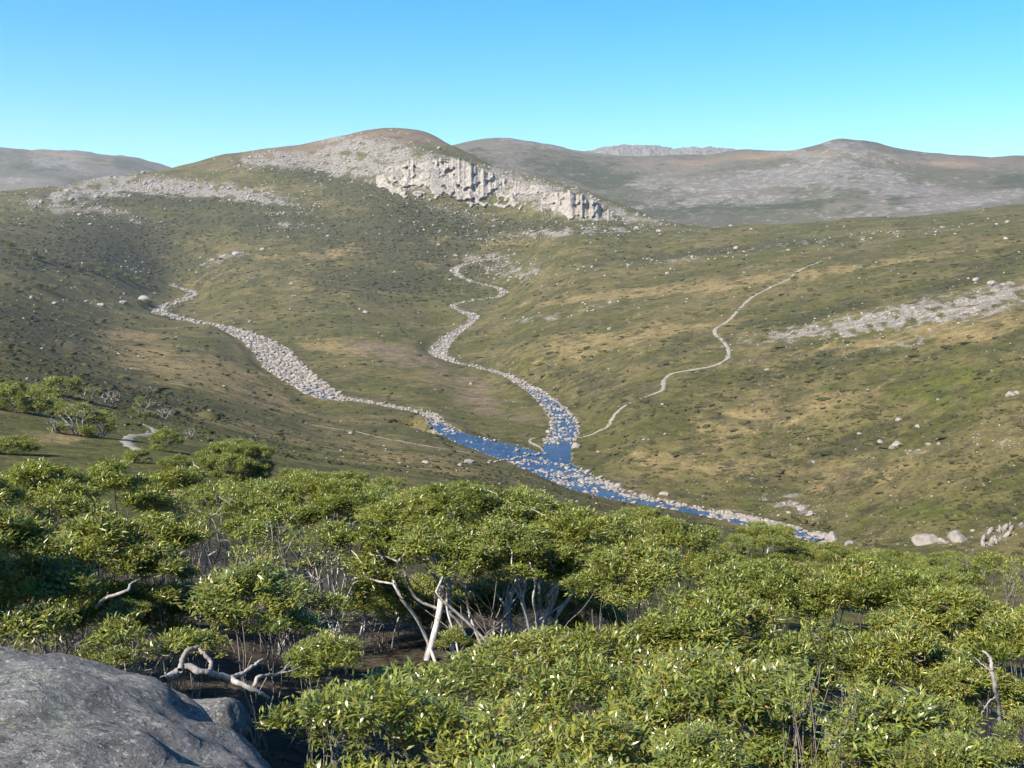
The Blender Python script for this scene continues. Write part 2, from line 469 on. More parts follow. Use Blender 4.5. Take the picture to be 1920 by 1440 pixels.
def stream_line(spec):
    s = np.array(spec, float)
    w = pix(s[:, 0], s[:, 1], s[:, 2])
    w[:, 2] = np.minimum.accumulate(w[:, 2])          # water only runs downhill
    c = catmull(np.column_stack([w, s[:, 3]]), 8)
    c[:, 3] = np.maximum(c[:, 3] * 0.80, 2.5)
    return c
L_LEFT, L_RIGHT, L_ARM = stream_line(STREAM_LEFT), stream_line(STREAM_RIGHT), stream_line(STREAM_ARM)
LINES = np.vstack([L_LEFT, L_RIGHT, L_ARM])

class Sheet:
    """a height field sampled on a fan of bearings and distances"""
    def __init__(self, az, ld, z): self.az, self.ld, self.z = az, ld, z
    def at(self, x, y):
        x = np.asarray(x, float); y = np.asarray(y, float)
        a = np.arctan2(x, y); l = np.log(np.maximum(np.hypot(x, y), 1e-6))
        i = np.clip(np.searchsorted(self.az, a) - 1, 0, len(self.az) - 2)
        j = np.clip(np.searchsorted(self.ld, l) - 1, 0, len(self.ld) - 2)
        u = np.clip((a - self.az[i]) / (self.az[i + 1] - self.az[i]), 0, 1)
        v = np.clip((l - self.ld[j]) / (self.ld[j + 1] - self.ld[j]), 0, 1)
        Z = self.z
        return (Z[j, i] * (1 - u) + Z[j, i + 1] * u) * (1 - v) + (Z[j + 1, i] * (1 - u) + Z[j + 1, i + 1] * u) * v

def fan_mesh(name, az, D, Z, mat, attrs):
    A, DD = np.meshgrid(az, D)
    V = np.stack([np.sin(A) * DD, np.cos(A) * DD, Z], -1).reshape(-1, 3)
    na, nd = len(az), len(D)
    j, i = np.meshgrid(np.arange(nd - 1), np.arange(na - 1), indexing='ij')
    q = np.stack([j * na + i, j * na + i + 1, (j + 1) * na + i + 1, (j + 1) * na + i], -1)
    return mesh_from(name, V, q, 4, mat, True, attrs)

def blob(px, py, cx, cy, rx, ry, rot=0.0):
    c, s = math.cos(math.radians(rot)), math.sin(math.radians(rot))
    dx, dy = px - cx, py - cy
    u = (dx * c + dy * s) / rx; v = (-dx * s + dy * c) / ry
    return np.exp(-(u * u + v * v) * 1.1)

P_A, V_A = controls(COLS)
S_ = np.array(STREAM_LEFT[:-1] + STREAM_RIGHT[:-1], float)
dx, dy, dz = ray(S_[:, 0], S_[:, 1])
P_A = np.vstack([P_A, np.column_stack([np.arctan2(dx, dy) * AZK, np.log(S_[:, 2])])])
V_A = np.concatenate([V_A, dz])
W_A = tps_fit(P_A, V_A, 4e-3)

AZ = np.concatenate([np.linspace(-1.7, -0.66, 24)[:-1], np.linspace(-0.66, -0.50, 50)[:-1], np.linspace(-0.50, 0.50, 520), np.linspace(0.50, 0.66, 50)[1:], np.linspace(0.66, 1.7, 24)[1:]])
DR = np.concatenate([np.geomspace(2.5, 60, 90)[:-1], np.geomspace(60, 380, 120)[:-1], np.geomspace(380, 2600, 330)[:-1], np.geomspace(2600, 6500, 36)])
A2, D2 = np.meshgrid(AZ, DR)
Ac = np.clip(A2, -0.66, 0.66)
Q = np.column_stack([Ac.ravel() * AZK, np.log(D2.ravel())])
TE = tps_eval(P_A, W_A, Q).reshape(A2.shape)
X2, Y2 = np.sin(A2) * D2, np.cos(A2) * D2
Z2 = TE * D2
PX, PY = proj(X2, np.maximum(Y2, 0.1), Z2)

# distance to the streams (plan view)
near = (D2 > 330) & (D2 < 1800) & (np.abs(A2) < 0.5)
SD = np.full(A2.shape, 1e4); SZ = np.zeros(A2.shape); SW = np.full(A2.shape, 10.0)
xs, ys = X2[near], Y2[near]
bd = np.full(len(xs), 1e9); bi = np.zeros(len(xs), int)
for k in range(len(LINES)):
    d = np.hypot(xs - LINES[k, 0], ys - LINES[k, 1]) - LINES[k, 3] * 0.5
    m_ = d < bd
    bd[m_] = d[m_]; bi[m_] = k
SD[near] = bd; SZ[near] = LINES[bi, 2]; SW[near] = LINES[bi, 3]

# zones of the ground cover, as they lie on the hillsides
def zone_maps(px, py):
    n1 = fbm2(px / 60, py / 22, 4, 3); n2 = fbm2(px / 25, py / 9, 3, 13)
    B = lambda *a: blob(px, py, *a)
    rock = 0.82 * (0.95 * B(700, 275, 150, 20, 12) + 0.75 * B(560, 295, 130, 14, -8) + 0.95 * B(640, 312, 190, 18, 5) + 1.0 * B(800, 330, 130, 35, 5)
            + 0.9 * B(960, 350, 130, 30, 14) + 1.0 * B(1075, 385, 75, 28, 10) + 0.75 * B(1180, 405, 110, 12, 8) + 0.7 * B(1050, 436, 190, 10, -2)
            + 1.15 * B(330, 350, 210, 18, 4) + 1.0 * B(150, 365, 130, 14, -5) + 0.8 * B(470, 372, 110, 10, 8) + 0.65 * B(110, 395, 80, 14, 0)
            + 0.65 * B(215, 398, 60, 12, 10) + 0.5 * B(250, 420, 70, 8, 5) + 0.7 * B(420, 485, 60, 10, -15) + 0.6 * B(255, 505, 60, 8, 15) + 0.5 * B(490, 515, 45, 6, -18) + 0.6 * B(545, 400, 60, 8, 0) + 0.6 * B(545, 425, 60, 8, 0)
            + 0.7 * B(960, 505, 90, 22, 8) + 0.5 * B(900, 480, 60, 10, 0) + 0.5 * B(860, 400, 100, 12, 10)
            + 0.72 * B(1530, 620, 230, 18, -10) + 0.80 * B(1730, 590, 200, 32, -12) + 0.7 * B(1870, 560, 90, 30, -25) + 0.6 * B(1700, 645, 80, 10, -8)
            + 0.8 * B(1490, 945, 75, 22, 12) + 0.6 * B(1720, 850, 80, 10, -6) + 0.6 * B(1880, 830, 60, 20, 10) + 0.5 * B(1400, 895, 40, 6, 0)
            + 0.45 * B(1100, 580, 160, 16, -8) + 0.4 * B(1000, 600, 60, 10, 0) + 0.45 * B(1500, 455, 260, 8, -7) + 0.4 * B(1700, 440, 200, 8, -8) + 0.35 * B(1250, 490, 200, 6, -5)
            + 0.6 * B(1880, 1000, 70, 22, -15) + 0.5 * B(1750, 1015, 70, 14, 0) + 0.4 * B(180, 570, 120, 12, 5) + 0.35 * B(60, 350, 90, 8, 0))
    tan = (0.75 * B(340, 690, 150, 30, 8) + 0.65 * B(480, 740, 120, 18, 20) + 0.6 * B(250, 630, 70, 12, 4) + 0.45 * B(150, 650, 130, 10, 4) + 0.55 * B(640, 650, 90, 18, 8)
           + 0.5 * B(650, 470, 160, 14, -8) + 0.4 * B(620, 540, 120, 14, 5) + 0.5 * B(1150, 640, 220, 24, -10) + 0.45 * B(1450, 780, 200, 40, -12) + 0.45 * B(1600, 890, 130, 26, -8)
           + 0.5 * B(1650, 640, 180, 16, -12) + 0.55 * B(1850, 620, 120, 20, -18) + 0.45 * B(1300, 870, 120, 22, 6) + 0.5 * B(90, 820, 110, 14, 0) + 0.45 * B(1250, 545, 300, 12, -6)
           + 0.4 * B(1600, 500, 260, 10, -8) + 0.35 * B(950, 455, 150, 8, 0) + 0.35 * B(460, 350, 120, 6, 0) + 0.5 * B(780, 865, 200, 22, 10) + 0.4 * B(420, 790, 160, 16, 14) + 0.4 * B(350, 480, 180, 8, 0))
    pink = (0.55 * B(860, 720, 170, 42, 18) + 0.6 * B(740, 660, 110, 22, 10) + 0.55 * B(470, 660, 80, 16, 18) + 0.35 * B(1300, 700, 180, 16, -14) + 0.3 * B(1580, 870, 70, 12, 0) + 0.4 * B(930, 775, 100, 20, 14)
            + 1.1 * B(690, 262, 240, 20, -5) + 0.6 * B(470, 300, 120, 14, -14) + 0.35 * B(800, 262, 60, 10, 10))
    dark = (0.55 * B(180, 470, 220, 55, 5) + 0.55 * B(300, 375, 190, 14, 3) + 0.6 * B(760, 395, 150, 28, 18) + 0.45 * B(700, 450, 190, 40, 10) + 0.4 * B(400, 420, 200, 20, 0) + 0.45 * B(720, 530, 150, 26, 4)
            + 0.45 * B(1000, 425, 180, 14, 2) + 0.4 * B(600, 330, 120, 12, 10) + 0.4 * B(60, 620, 150, 45, 10) + 0.35 * B(250, 740, 150, 30, 12) + 0.35 * B(1600, 830, 130, 28, -8)
            + 0.4 * B(1540, 590, 160, 10, -14) + 0.4 * B(1820, 520, 120, 14, -20) + 0.45 * B(1350, 470, 240, 7, -5) + 0.3 * B(1150, 730, 110, 22, 15) + 0.3 * B(900, 820, 60, 8, 0) + 0.3 * B(1500, 690, 150, 20, -10))
    green = (0.5 * B(1800, 720, 170, 60, -10) + 0.45 * B(1750, 960, 200, 50, -5) + 0.4 * B(820, 560, 90, 40, 10) + 0.35 * B(560, 440, 120, 18, 0) + 0.35 * B(1400, 950, 90, 24, 8) + 0.45 * B(300, 800, 200, 40, 10)
             + 0.4 * B(280, 520, 120, 12, 5) + 0.35 * B(700, 870, 200, 30, 8) + 0.3 * B(1500, 560, 200, 20, -14) + 0.3 * B(520, 330, 80, 12, 5) + 0.35 * B(1280, 800, 90, 30, -20) + 0.3 * B(480, 690, 60, 12, 20))
    f = np.clip(1 + 0.7 * n1, 0.2, 2)
    return rock * np.clip(1 + 1.3 * n2, 0.05, 2.2), tan * f, dark * np.clip(1 - 0.6 * n1, 0.2, 2), pink * f, green * f

ROCK, TAN, DARK, PINK, GREEN = zone_maps(PX, PY)
foot = D2 < 60
for zmap in (ROCK, TAN, PINK): zmap[foot] *= 0.0
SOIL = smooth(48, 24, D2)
# relief that the smooth surface lacks
for L, seed in ((4, 1), (9, 2), (20, 3), (48, 4), (110, 5), (260, 6)):
    cell = D2 * 0.006 * 2.2
    amp = np.minimum(0.035 * L, 0.0011 * D2) * smooth(0.5, 1.2, L / cell) * (1 + 1.3 * np.clip(ROCK, 0, 1))
    Z2 = Z2 + amp * noise2(X2 / L, Y2 / L, seed) * smooth(6, 40, SD) * 1.3
# stream beds
bank = smooth(16, 0, SD)
Z2 = Z2 * (1 - bank) + (SZ + 0.35) * bank
Z2 = Z2 - 0.9 * smooth(1.5, -2.5, SD)
DRY = np.clip((D2 - 640) / 40, 0, 1)
BED = smooth(3.0, -3.0, SD + 3 * noise2(X2 / 9, Y2 / 9, 8)) * (0.55 + 0.45 * DRY)
GROUND = Sheet(AZ, np.log(DR), Z2)
za = np.stack([ROCK, TAN, DARK, PINK], -1).reshape(-1, 4)
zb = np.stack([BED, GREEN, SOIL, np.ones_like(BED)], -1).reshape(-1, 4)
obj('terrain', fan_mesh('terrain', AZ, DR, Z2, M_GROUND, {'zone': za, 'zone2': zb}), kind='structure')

def gz(x, y): return float(GROUND.at(x, y))
def on_ground(px, D, py_guess=900):
    dx, dy, _ = ray(px, py_guess)
    x, y = float(dx * D), float(dy * D)
    return np.array([x, y, gz(x, y)])

# ------------------------------------------------------------------ hills behind
def far_hill(name, cols, az0, az1, na, d0, d1, nd, rough, zfun, jag=0.0):
    P, V = controls(cols); W = tps_fit(P, V, 2e-3)
    az = np.linspace(az0, az1, na); D = np.geomspace(d0, d1, nd)
    A, DD = np.meshgrid(az, D)
    t = tps_eval(P, W, np.column_stack([A.ravel() * AZK, np.log(DD.ravel())])).reshape(A.shape)
    X, Y = np.sin(A) * DD, np.cos(A) * DD
    Z = t * DD
    px, py = proj(X, Y, Z)
    for L, s in ((40, 21), (90, 22), (200, 23), (450, 24)):
        Z = Z + rough * min(L * 0.03, 4.5) * noise2(X / L, Y / L, s) * 1.4
    if jag:
        Z = Z + jag * np.abs(noise2(X / 80, Y / 240, 31)) + jag * 0.8 * np.abs(noise2(X / 22, Y / 80, 32)) + jag * 0.35
    zone = np.stack(zfun(px, py), -1).reshape(-1, 4)
    obj(name, fan_mesh(name, az, D, Z, M_FAR, {'zone': zone}), kind='structure')
    return Sheet(az, np.log(D), Z)

def az_of(px): return math.atan2((px - 960) / F_PX, 1.0)

def z_back(px, py):
    B = lambda *a: blob(px, py, *a); n = fbm2(px / 50, py / 14, 4, 44)
    rock = 0.13 * (1 + n) + (0.5 * B(1600, 340, 140, 18, 4) + 0.6 * B(1420, 342, 120, 14, -10) + 0.45 * B(1240, 345, 50, 10, 0) + 0.4 * B(1580, 310, 90, 10, 10) + 0.5 * B(1560, 272, 50, 7, 20) + 0.4 * B(1640, 285, 40, 6, 20)
            + 0.45 * B(1750, 385, 160, 8, -6) + 0.35 * B(1400, 375, 160, 8, -4) + 0.35 * B(1030, 275, 90, 5, 8) + 0.35 * B(1700, 360, 60, 9, 0) + 0.4 * B(1850, 375, 110, 8, -10) + 0.2 * B(1500, 290, 80, 6, 0)) * (1 + n)
    tan = (0.6 * B(1330, 303, 190, 10, -3) + 0.45 * B(1500, 290, 120, 8, 0) + 0.5 * B(1780, 308, 160, 10, 2) + 0.3 * B(950, 275, 120, 8, 6)) * (1 + 0.5 * n)
    dark = (0.5 * B(1100, 325, 110, 22, 12) + 0.45 * B(1180, 395, 200, 16, 0) + 0.35 * B(1450, 385, 150, 12, 0) + 0.35 * B(1900, 340, 60, 18, 0) + 0.3 * B(1650, 365, 60, 14, 20) + 0.3 * B(900, 300, 60, 16, 15)) * (1 - 0.5 * n)
    return rock, tan, dark, np.zeros_like(rock)

BACK = [
 (700, [(470, 1900), (400, 2300), (330, 2700), (300, 3200), (340, 4200)]),
 (860, [(460, 1850), (400, 2200), (330, 2600), (268, 3150), (300, 3800), (420, 5500)]),
 (930, [(460, 1850), (395, 2200), (320, 2650), (257, 3150), (290, 3800), (420, 5500)]),
 (1040, [(460, 1850), (400, 2200), (330, 2600), (273, 3100), (300, 3700), (420, 5500)]),
 (1130, [(470, 1850), (405, 2200), (345, 2550), (292, 3000), (310, 3600), (420, 5500)]),
 (1260, [(470, 1850), (400, 2200), (345, 2550), (293, 2950), (310, 3600), (420, 5500)]),
 (1400, [(470, 1850), (395, 2200), (340, 2500), (284, 2900), (310, 3500), (420, 5500)]),
 (1510, [(470, 1850), (395, 2150), (335, 2450), (281, 2850), (310, 3500), (420, 5500)]),
 (1575, [(465, 1850), (390, 2120), (325, 2420), (261, 2800), (300, 3400), (420, 5500)]),
 (1660, [(460, 1850), (385, 2120), (330, 2420), (275, 2800), (305, 3400), (420, 5500)]),
 (1760, [(455, 1850), (380, 2150), (335, 2450), (287, 2800), (315, 3400), (420, 5500)]),
 (1920, [(450, 1850), (375, 2150), (335, 2450), (293, 2800), (320, 3400), (420, 5500)]),
 (2400, [(450, 1850), (375, 2150), (335, 2450), (300, 2800), (330, 3400), (420, 5500)]),
]
far_hill('rounded_back_hill', BACK, az_of(720), az_of(2500), 330, 1800, 5200, 120, 1.2, z_back)

def z_left(px, py):
    B = lambda *a: blob(px, py, *a); n = fbm2(px / 50, py / 14, 4, 54)
    rock = (0.45 * B(100, 305, 60, 12, 0) + 0.35 * B(40, 340, 60, 8, 0) + 0.3 * B(150, 315, 40, 12, 40)) * (1 + n)
    tan = (0.5 * B(160, 300, 120, 12, 10) + 0.3 * B(80, 290, 90, 6, 5)) * (1 + n)
    dark = (0.45 * B(60, 312, 60, 14, 0) + 0.4 * B(240, 312, 70, 10, 10) + 0.3 * B(30, 285, 60, 6, 5)) * (1 - 0.5 * n)
    return rock, tan, dark, np.zeros_like(rock)
far_hill('distant_left_hill', [
 (-420, [(400, 3400), (330, 4200), (268, 5200), (330, 7000)]),
 (0, [(400, 3400), (335, 4200), (278, 5200), (340, 7000)]),
 (60, [(330, 4200), (283, 5200), (340, 7000)]), (88, [(282, 5200)]), (105, [(286, 5200)]),
 (170, [(400, 3400), (340, 4200), (285, 5200), (340, 7000)]),
 (250, [(350, 4200), (298, 5200), (350, 7000)]), (320, [(400, 3400), (360, 4200), (316, 5100), (360, 7000)]),
 (420, [(410, 3400), (380, 4200), (345, 5000), (380, 7000)]), (600, [(420, 3400), (400, 4200), (390, 5000), (420, 7000)])],
 az_of(-450), az_of(560), 150, 3300, 7200, 70, 2.2, z_left)

def z_range(px, py):
    o = np.ones_like(px)
    return 0.42 * o + 0.2 * noise2(px / 9, py / 5, 5), 0.1 * o, 0.05 * o, 0 * o
far_hill('rocky_range', [
 (1060, [(330, 5200), (310, 5600), (297, 6000), (340, 7200)]), (1120, [(330, 5200), (300, 5700), (284, 6000), (330, 7200)]),
 (1165, [(330, 5200), (295, 5700), (274, 6000), (330, 7200)]), (1200, [(295, 5700), (279, 6000), (330, 7200)]), (1228, [(295, 5700), (277, 6000)]),
 (1262, [(330, 5200), (300, 5700), (285, 6000), (330, 7200)]), (1300, [(280, 6000)]), (1340, [(330, 5200), (300, 5700), (281, 6000), (330, 7200)]), (1385, [(330, 5200), (300, 5700), (286, 6000), (330, 7200)]),
 (1460, [(335, 5200), (310, 5700), (300, 6000), (340, 7200)])],
 az_of(1050), az_of(1500), 300, 5100, 7100, 80, 1.5, z_range, jag=20.0)

# ------------------------------------------------------------------ cliff band and rock walls on the rounded hill
def cliff(name, pts, d0, depth, nu, nv, amp, seed, core):
    """pts: (px, top py, bottom py); the face stands d0 m away at its foot and leans back by depth"""
    p = np.array(pts, float)
    u = np.linspace(p[0, 0], p[-1, 0], nu)
    top = np.interp(u, p[:, 0], p[:, 1]); bot = np.interp(u, p[:, 0], p[:, 2])
    top = top + 9 * noise2(u / 16, u * 0 + .3, seed) + 5 * noise2(u / 5, u * 0 + .6, seed + 1)
    bot = bot + 15 * noise2(u / 18, u * 0 + .4, seed + 2) + 6 * noise2(u / 6, u * 0 + .2, seed + 12)
    v = np.linspace(0, 1, nv)
    U, VV = np.meshgrid(u, v)
    PYY = bot + (top - bot) * VV
    e = np.minimum((U - u[0]) / 30.0, (u[-1] - U) / 30.0); e = np.clip(e, 0, 1)
    ev = np.clip(np.minimum(VV / 0.06, (1 - VV) / 0.10), 0, 1)
    edge = np.minimum(e, ev)
    patch = smooth(-0.22, 0.10, noise2(U / 30, PYY / 17, seed + 20) + 0.55 * noise2(U / 9, PYY / 7, seed + 21) + core(U, PYY))
    edge = edge * patch
    # distance of the hillside behind each point of the face
    DB = np.empty_like(U)
    for c_ in range(nu):
        dx_, dy_, _ = ray(u[c_], 350)
        dd = np.linspace(1600, 2150, 400)
        zc = GROUND.at(dx_ * dd, dy_ * dd)
        _, pyc = proj(dx_ * dd, dy_ * dd, zc)
        mono = np.minimum.accumulate(pyc)
        DB[:, c_] = np.interp(-PYY[:, c_], -mono, dd)
    DB[:] = np.minimum(DB, DB[0:1] + depth * 1.6 * VV)
    crack = np.abs(noise2(U / 17 + 0.9 * noise2(U / 24, PYY / 18, seed), PYY / 55 + 0.4 * noise2(U / 11, PYY / 14, seed + 9), seed + 3))
    crack2 = np.abs(noise2(U / 6.5 + 0.5 * noise2(U / 9, PYY / 9, seed + 8), PYY / 17, seed + 4))
    ledge = noise2(U / 40, PYY / 7, seed + 5)
    mod = np.clip(0.6 + 1.4 * noise2(U / 35, PYY / 25, seed + 10), 0.1, 1.5)
    disp = amp * mod * (1.3 * np.minimum(crack, 0.3) / 0.3 + 0.8 * np.minimum(crack2, 0.25) / 0.25 + 1.1 * ledge + 1.2 * noise2(U / 30, PYY / 26, seed + 6) + 0.6 * noise2(U / 3.2, PYY / 3.8, seed + 11))
    Dm = DB - 5 * edge - disp * edge + (1 - edge) ** 1.5 * 9
    V3 = pix(U, PYY, Dm)
    veg = 0.55 * (1 - ev) + 0.5 * np.clip(noise2(U / 16, PYY / 9, seed + 7) * 2 - 0.25, 0, 1)
    j, i = np.meshgrid(np.arange(nv - 1), np.arange(nu - 1), indexing='ij')
    q = np.stack([j * nu + i, j * nu + i + 1, (j + 1) * nu + i + 1, (j + 1) * nu + i], -1)
    me = mesh_from(name, V3.reshape(-1, 3), q, 4, M_CLIFF, False, {'zone': np.stack([veg] + [veg * 0] * 3, -1).reshape(-1, 4)})
    return obj(name, me, kind='structure')

cliff('granite_cliff', [(690, 328, 338), (715, 316, 352), (745, 305, 368), (790, 299, 374), (830, 297, 372), (870, 300, 378), (895, 312, 388), (930, 330, 392), (965, 341, 392), (1000, 344, 384), (1025, 346, 372), (1048, 350, 362)], 0, 95, 400, 90, 2.8, 60, lambda u, v: 0.34 * blob(u, v, 850, 330, 85, 45) - 0.10)
cliff('granite_bluff', [(1000, 388, 396), (1020, 370, 402), (1045, 358, 405), (1075, 360, 408), (1105, 372, 410), (1135, 388, 412), (1160, 402, 413)], 0, 70, 170, 44, 2.0, 80, lambda u, v: 0.22 * blob(u, v, 1065, 385, 40, 20) - 0.12)
# ------------------------------------------------------------------ sight-line helper
_DS = np.geomspace(15, 2700, 2600)
def hit(px, py):
    """the ground point seen at a picture point"""
    dx, dy, dz = ray(px, py)
    g = GROUND.at(dx * _DS, dy * _DS)
    k = np.nonzero(g >= dz * _DS)[0]
    D = _DS[k[0]] if len(k) else 2600.0
    return np.array([dx * D, dy * D, gz(dx * D, dy * D)]), float(D)

def ribbon(name, line, lift, mat, wob=0.0, seed=0, drape=True, ncross=3):
    """line: n x 4 (x, y, z, width)"""
    p = line[:, :2]; t = np.gradient(p, axis=0)
    t /= np.linalg.norm(t, axis=1)[:, None] + 1e-9
    nrm = np.stack([-t[:, 1], t[:, 0]], -1)
    V = []
    idx = np.arange(len(line))
    for k in range(ncross):
        s = (k / (ncross - 1) - 0.5)
        w = line[:, 3] * (1 + wob * noise2(idx * 0.35, np.full(len(line), k * 3.1), seed))
        q = p + nrm * (s * w)[:, None]
        z = GROUND.at(q[:, 0], q[:, 1]) + lift if drape else line[:, 2] + lift
        if drape:                                  # grass grows in from both sides
            z = z - 2.2 * lift * abs(2 * s) ** 2 * (0.75 + 1.3 * noise2(idx * 0.8, np.full(len(line), k * 5.3), seed + 4)) + lift * 0.9 * (noise2(idx * 0.22, np.full(len(line), 2.7), seed + 5) - 0.1)
        V.append(np.column_stack([q, z]))
    V = np.stack(V, 1)
    n = len(line)
    j, i = np.meshgrid(np.arange(n - 1), np.arange(ncross - 1), indexing='ij')
    q = np.stack([j * ncross + i, j * ncross + i + 1, (j + 1) * ncross + i + 1, (j + 1) * ncross + i], -1)
    return mesh_from(name, V.reshape(-1, 3), q, 4, mat, True)

# ------------------------------------------------------------------ water
def wet(line, d0): return line[np.hypot(line[:, 0], line[:, 1]) < d0]
def part_line_(line, d0, d1):
    D = np.hypot(line[:, 0], line[:, 1]); return line[(D >= d0) & (D <= d1)]
wl_ = wet(L_LEFT, 640).copy(); wl_[:, 3] *= 0.98
obj('stream_water', ribbon('stream_water', wl_, -0.12, M_WATER, 0.10, 1, False, 4), kind='structure')
wr_ = wet(L_RIGHT, 780).copy(); wr_[:, 3] *= 0.92
obj('side_stream_water', ribbon('side_stream_water', wr_, -0.17, M_WATER, 0.10, 2, False, 4), kind='structure')
wp_ = part_line_(L_LEFT, 728, 792).copy(); wp_[:, 3] *= 0.5; wp_[:, 0] -= 2.0
obj('bank_pool', ribbon('bank_pool', wp_, -0.12, M_WATER, 0.3, 5, False, 4), kind='structure')
wa_ = L_ARM.copy()
obj('backwater', ribbon('backwater', wa_, -0.22, M_WATER, 0.15, 3, False, 4), kind='structure')

# ------------------------------------------------------------------ trails
def trail(name, pts, w, n=12, lift=0.22):
    P3 = np.array([hit(a, b)[0] for a, b in pts])
    c = catmull(np.column_stack([P3, np.full(len(P3), w)]), n)
    obj(name, ribbon(name, c, lift, M_TRAIL, 0.5, len(pts), ncross=7), kind='structure')
trail('trail_up_the_right_slope', [(1066, 827), (1088, 820), (1112, 814), (1138, 801), (1148, 785), (1160, 770), (1190, 752), (1222, 741), (1243, 731), (1244, 715), (1258, 702), (1300, 694), (1345, 683), (1366, 668), (1360, 645), (1340, 620), (1372, 596), (1400, 566), (1440, 542), (1478, 524), (1492, 512), (1518, 498), (1540, 490)], 3.6)
trail('trail_between_the_streams', [(1022, 851), (1014, 840), (994, 829), (1000, 822), (1022, 824), (1036, 828)], 2.6)
trail('trail_on_the_near_bank', [(560, 790), (650, 808), (710, 820), (760, 829), (820, 840), (885, 850)], 1.6)
trail('trail_by_the_left_trees', [(262, 793), (285, 803), (292, 812), (250, 817), (238, 824), (243, 836), (262, 846), (262, 852), (244, 862)], 1.5, lift=0.10)

# ------------------------------------------------------------------ stones
def ico(sub):
    import bmesh
    bm = bmesh.new(); bmesh.ops.create_icosphere(bm, subdivisions=sub, radius=1.0)
    V = np.array([v.co[:] for v in bm.verts]); Fc = np.array([[v.index for v in f.verts] for f in bm.faces]); bm.free()
    return V, Fc
ICO1, ICO2, ICO3, ICO4 = ico(1), ico(2), ico(3), ico(4)

def rock_shape(r, base, planes=14, soft=0.10):
    V, Fc = base
    N = r.normal(size=(planes, 3)); N /= np.linalg.norm(N, axis=1)[:, None]
    d = r.uniform(0.62, 1.0, planes)
    dot = V @ N.T
    k = np.where(dot > 0.12, d / np.maximum(dot, 0.12), 9).min(1)
    k = np.minimum(k, 1.15)
    k *= 1 + soft * noise2(V[:, 0] * 2.2 + V[:, 2], V[:, 1] * 2.2 - V[:, 2], int(r.integers(1, 60)))
    return V * k[:, None], Fc

def rot_batch(r, n, tilt=0.35):
    a = r.uniform(0, 2 * np.pi, n); b = r.normal(0, tilt, n)
    ca, sa, cb, sb = np.cos(a), np.sin(a), np.cos(b), np.sin(b)
    R = np.zeros((n, 3, 3))
    R[:, 0, 0] = ca; R[:, 0, 1] = -sa * cb; R[:, 0, 2] = sa * sb
    R[:, 1, 0] = sa; R[:, 1, 1] = ca * cb; R[:, 1, 2] = -ca * sb
    R[:, 2, 1] = sb; R[:, 2, 2] = cb
    return R

def stone_stuff(name, pos, size, mat, r, flat=0.6, base=ICO1, sink=0.15):
    """many small stones in one mesh (too many to count)"""
    n = len(pos)
    shapes = [rock_shape(r, base)[0] for _ in range(16)]
    Fc = base[1]; nv = len(base[0])
    S = np.stack(shapes)[r.integers(0, 16, n)]
    sc = np.stack([size * r.uniform(0.8, 1.3, n), size * r.uniform(0.7, 1.1, n), size * r.uniform(flat * 0.7, flat * 1.25, n)], -1)
    S = S * sc[:, None, :]
    S = np.einsum('nij,nkj->nki', rot_batch(r, n, 0.3), S)
    S = S + pos[:, None, :] + np.array([0, 0, 1.0]) * (size * flat * (0.5 - sink))[:, None, None]
    faces = (Fc[None] + (np.arange(n) * nv)[:, None, None]).reshape(-1)
    t = np.repeat(r.uniform(0, 1, n) ** 0.8, nv)
    me = mesh_from(name, S.reshape(-1, 3), faces, 3, mat, False, {'zone': np.stack([t, t, t, t], -1)})
    return obj(name, me, kind='stuff')

SHAPES = {}
def rock_mesh(key, base, mat, n, seed):
    r = np.random.default_rng(seed); L = []
    for k in range(n):
        V, Fc = rock_shape(r, base, 16, 0.12)
        L.append(mesh_from(key, V, Fc, 3, mat, False))
    SHAPES[key] = L
rock_mesh('stone_shape', ICO2, M_STONE, 8, 5)
rock_mesh('rock_shape', ICO2, M_ROCK, 10, 6)
rock_mesh('boulder_shape', ICO4, M_ROCK, 6, 8)

r = np.random.default_rng(21)
def along(line, n, lat=None, dens_w=True):
    seg = np.linalg.norm(np.diff(line[:, :2], axis=0), axis=1)
    wgt = seg * (0.5 * (line[1:, 3] + line[:-1, 3]) if dens_w else 1)
    # stones are spread evenly over the bed as it is seen from the hill
    k = r.choice(len(seg), n, p=wgt / wgt.sum()); t = r.uniform(0, 1, n)
    p = line[k] * (1 - t)[:, None] + line[k + 1] * t[:, None]
    d = line[k + 1, :2] - line[k, :2]; d /= np.linalg.norm(d, axis=1)[:, None] + 1e-9
    nr = np.stack([-d[:, 1], d[:, 0]], -1)
    s = (r.uniform(-0.56, 0.56, n) if lat is None else lat(n)) * p[:, 3]
    q = p[:, :2] + nr * s[:, None]
    return np.column_stack([q, GROUND.at(q[:, 0], q[:, 1])])

def part_line(line, d0, d1):
    D = np.hypot(line[:, 0], line[:, 1]); return line[(D >= d0) & (D <= d1)]

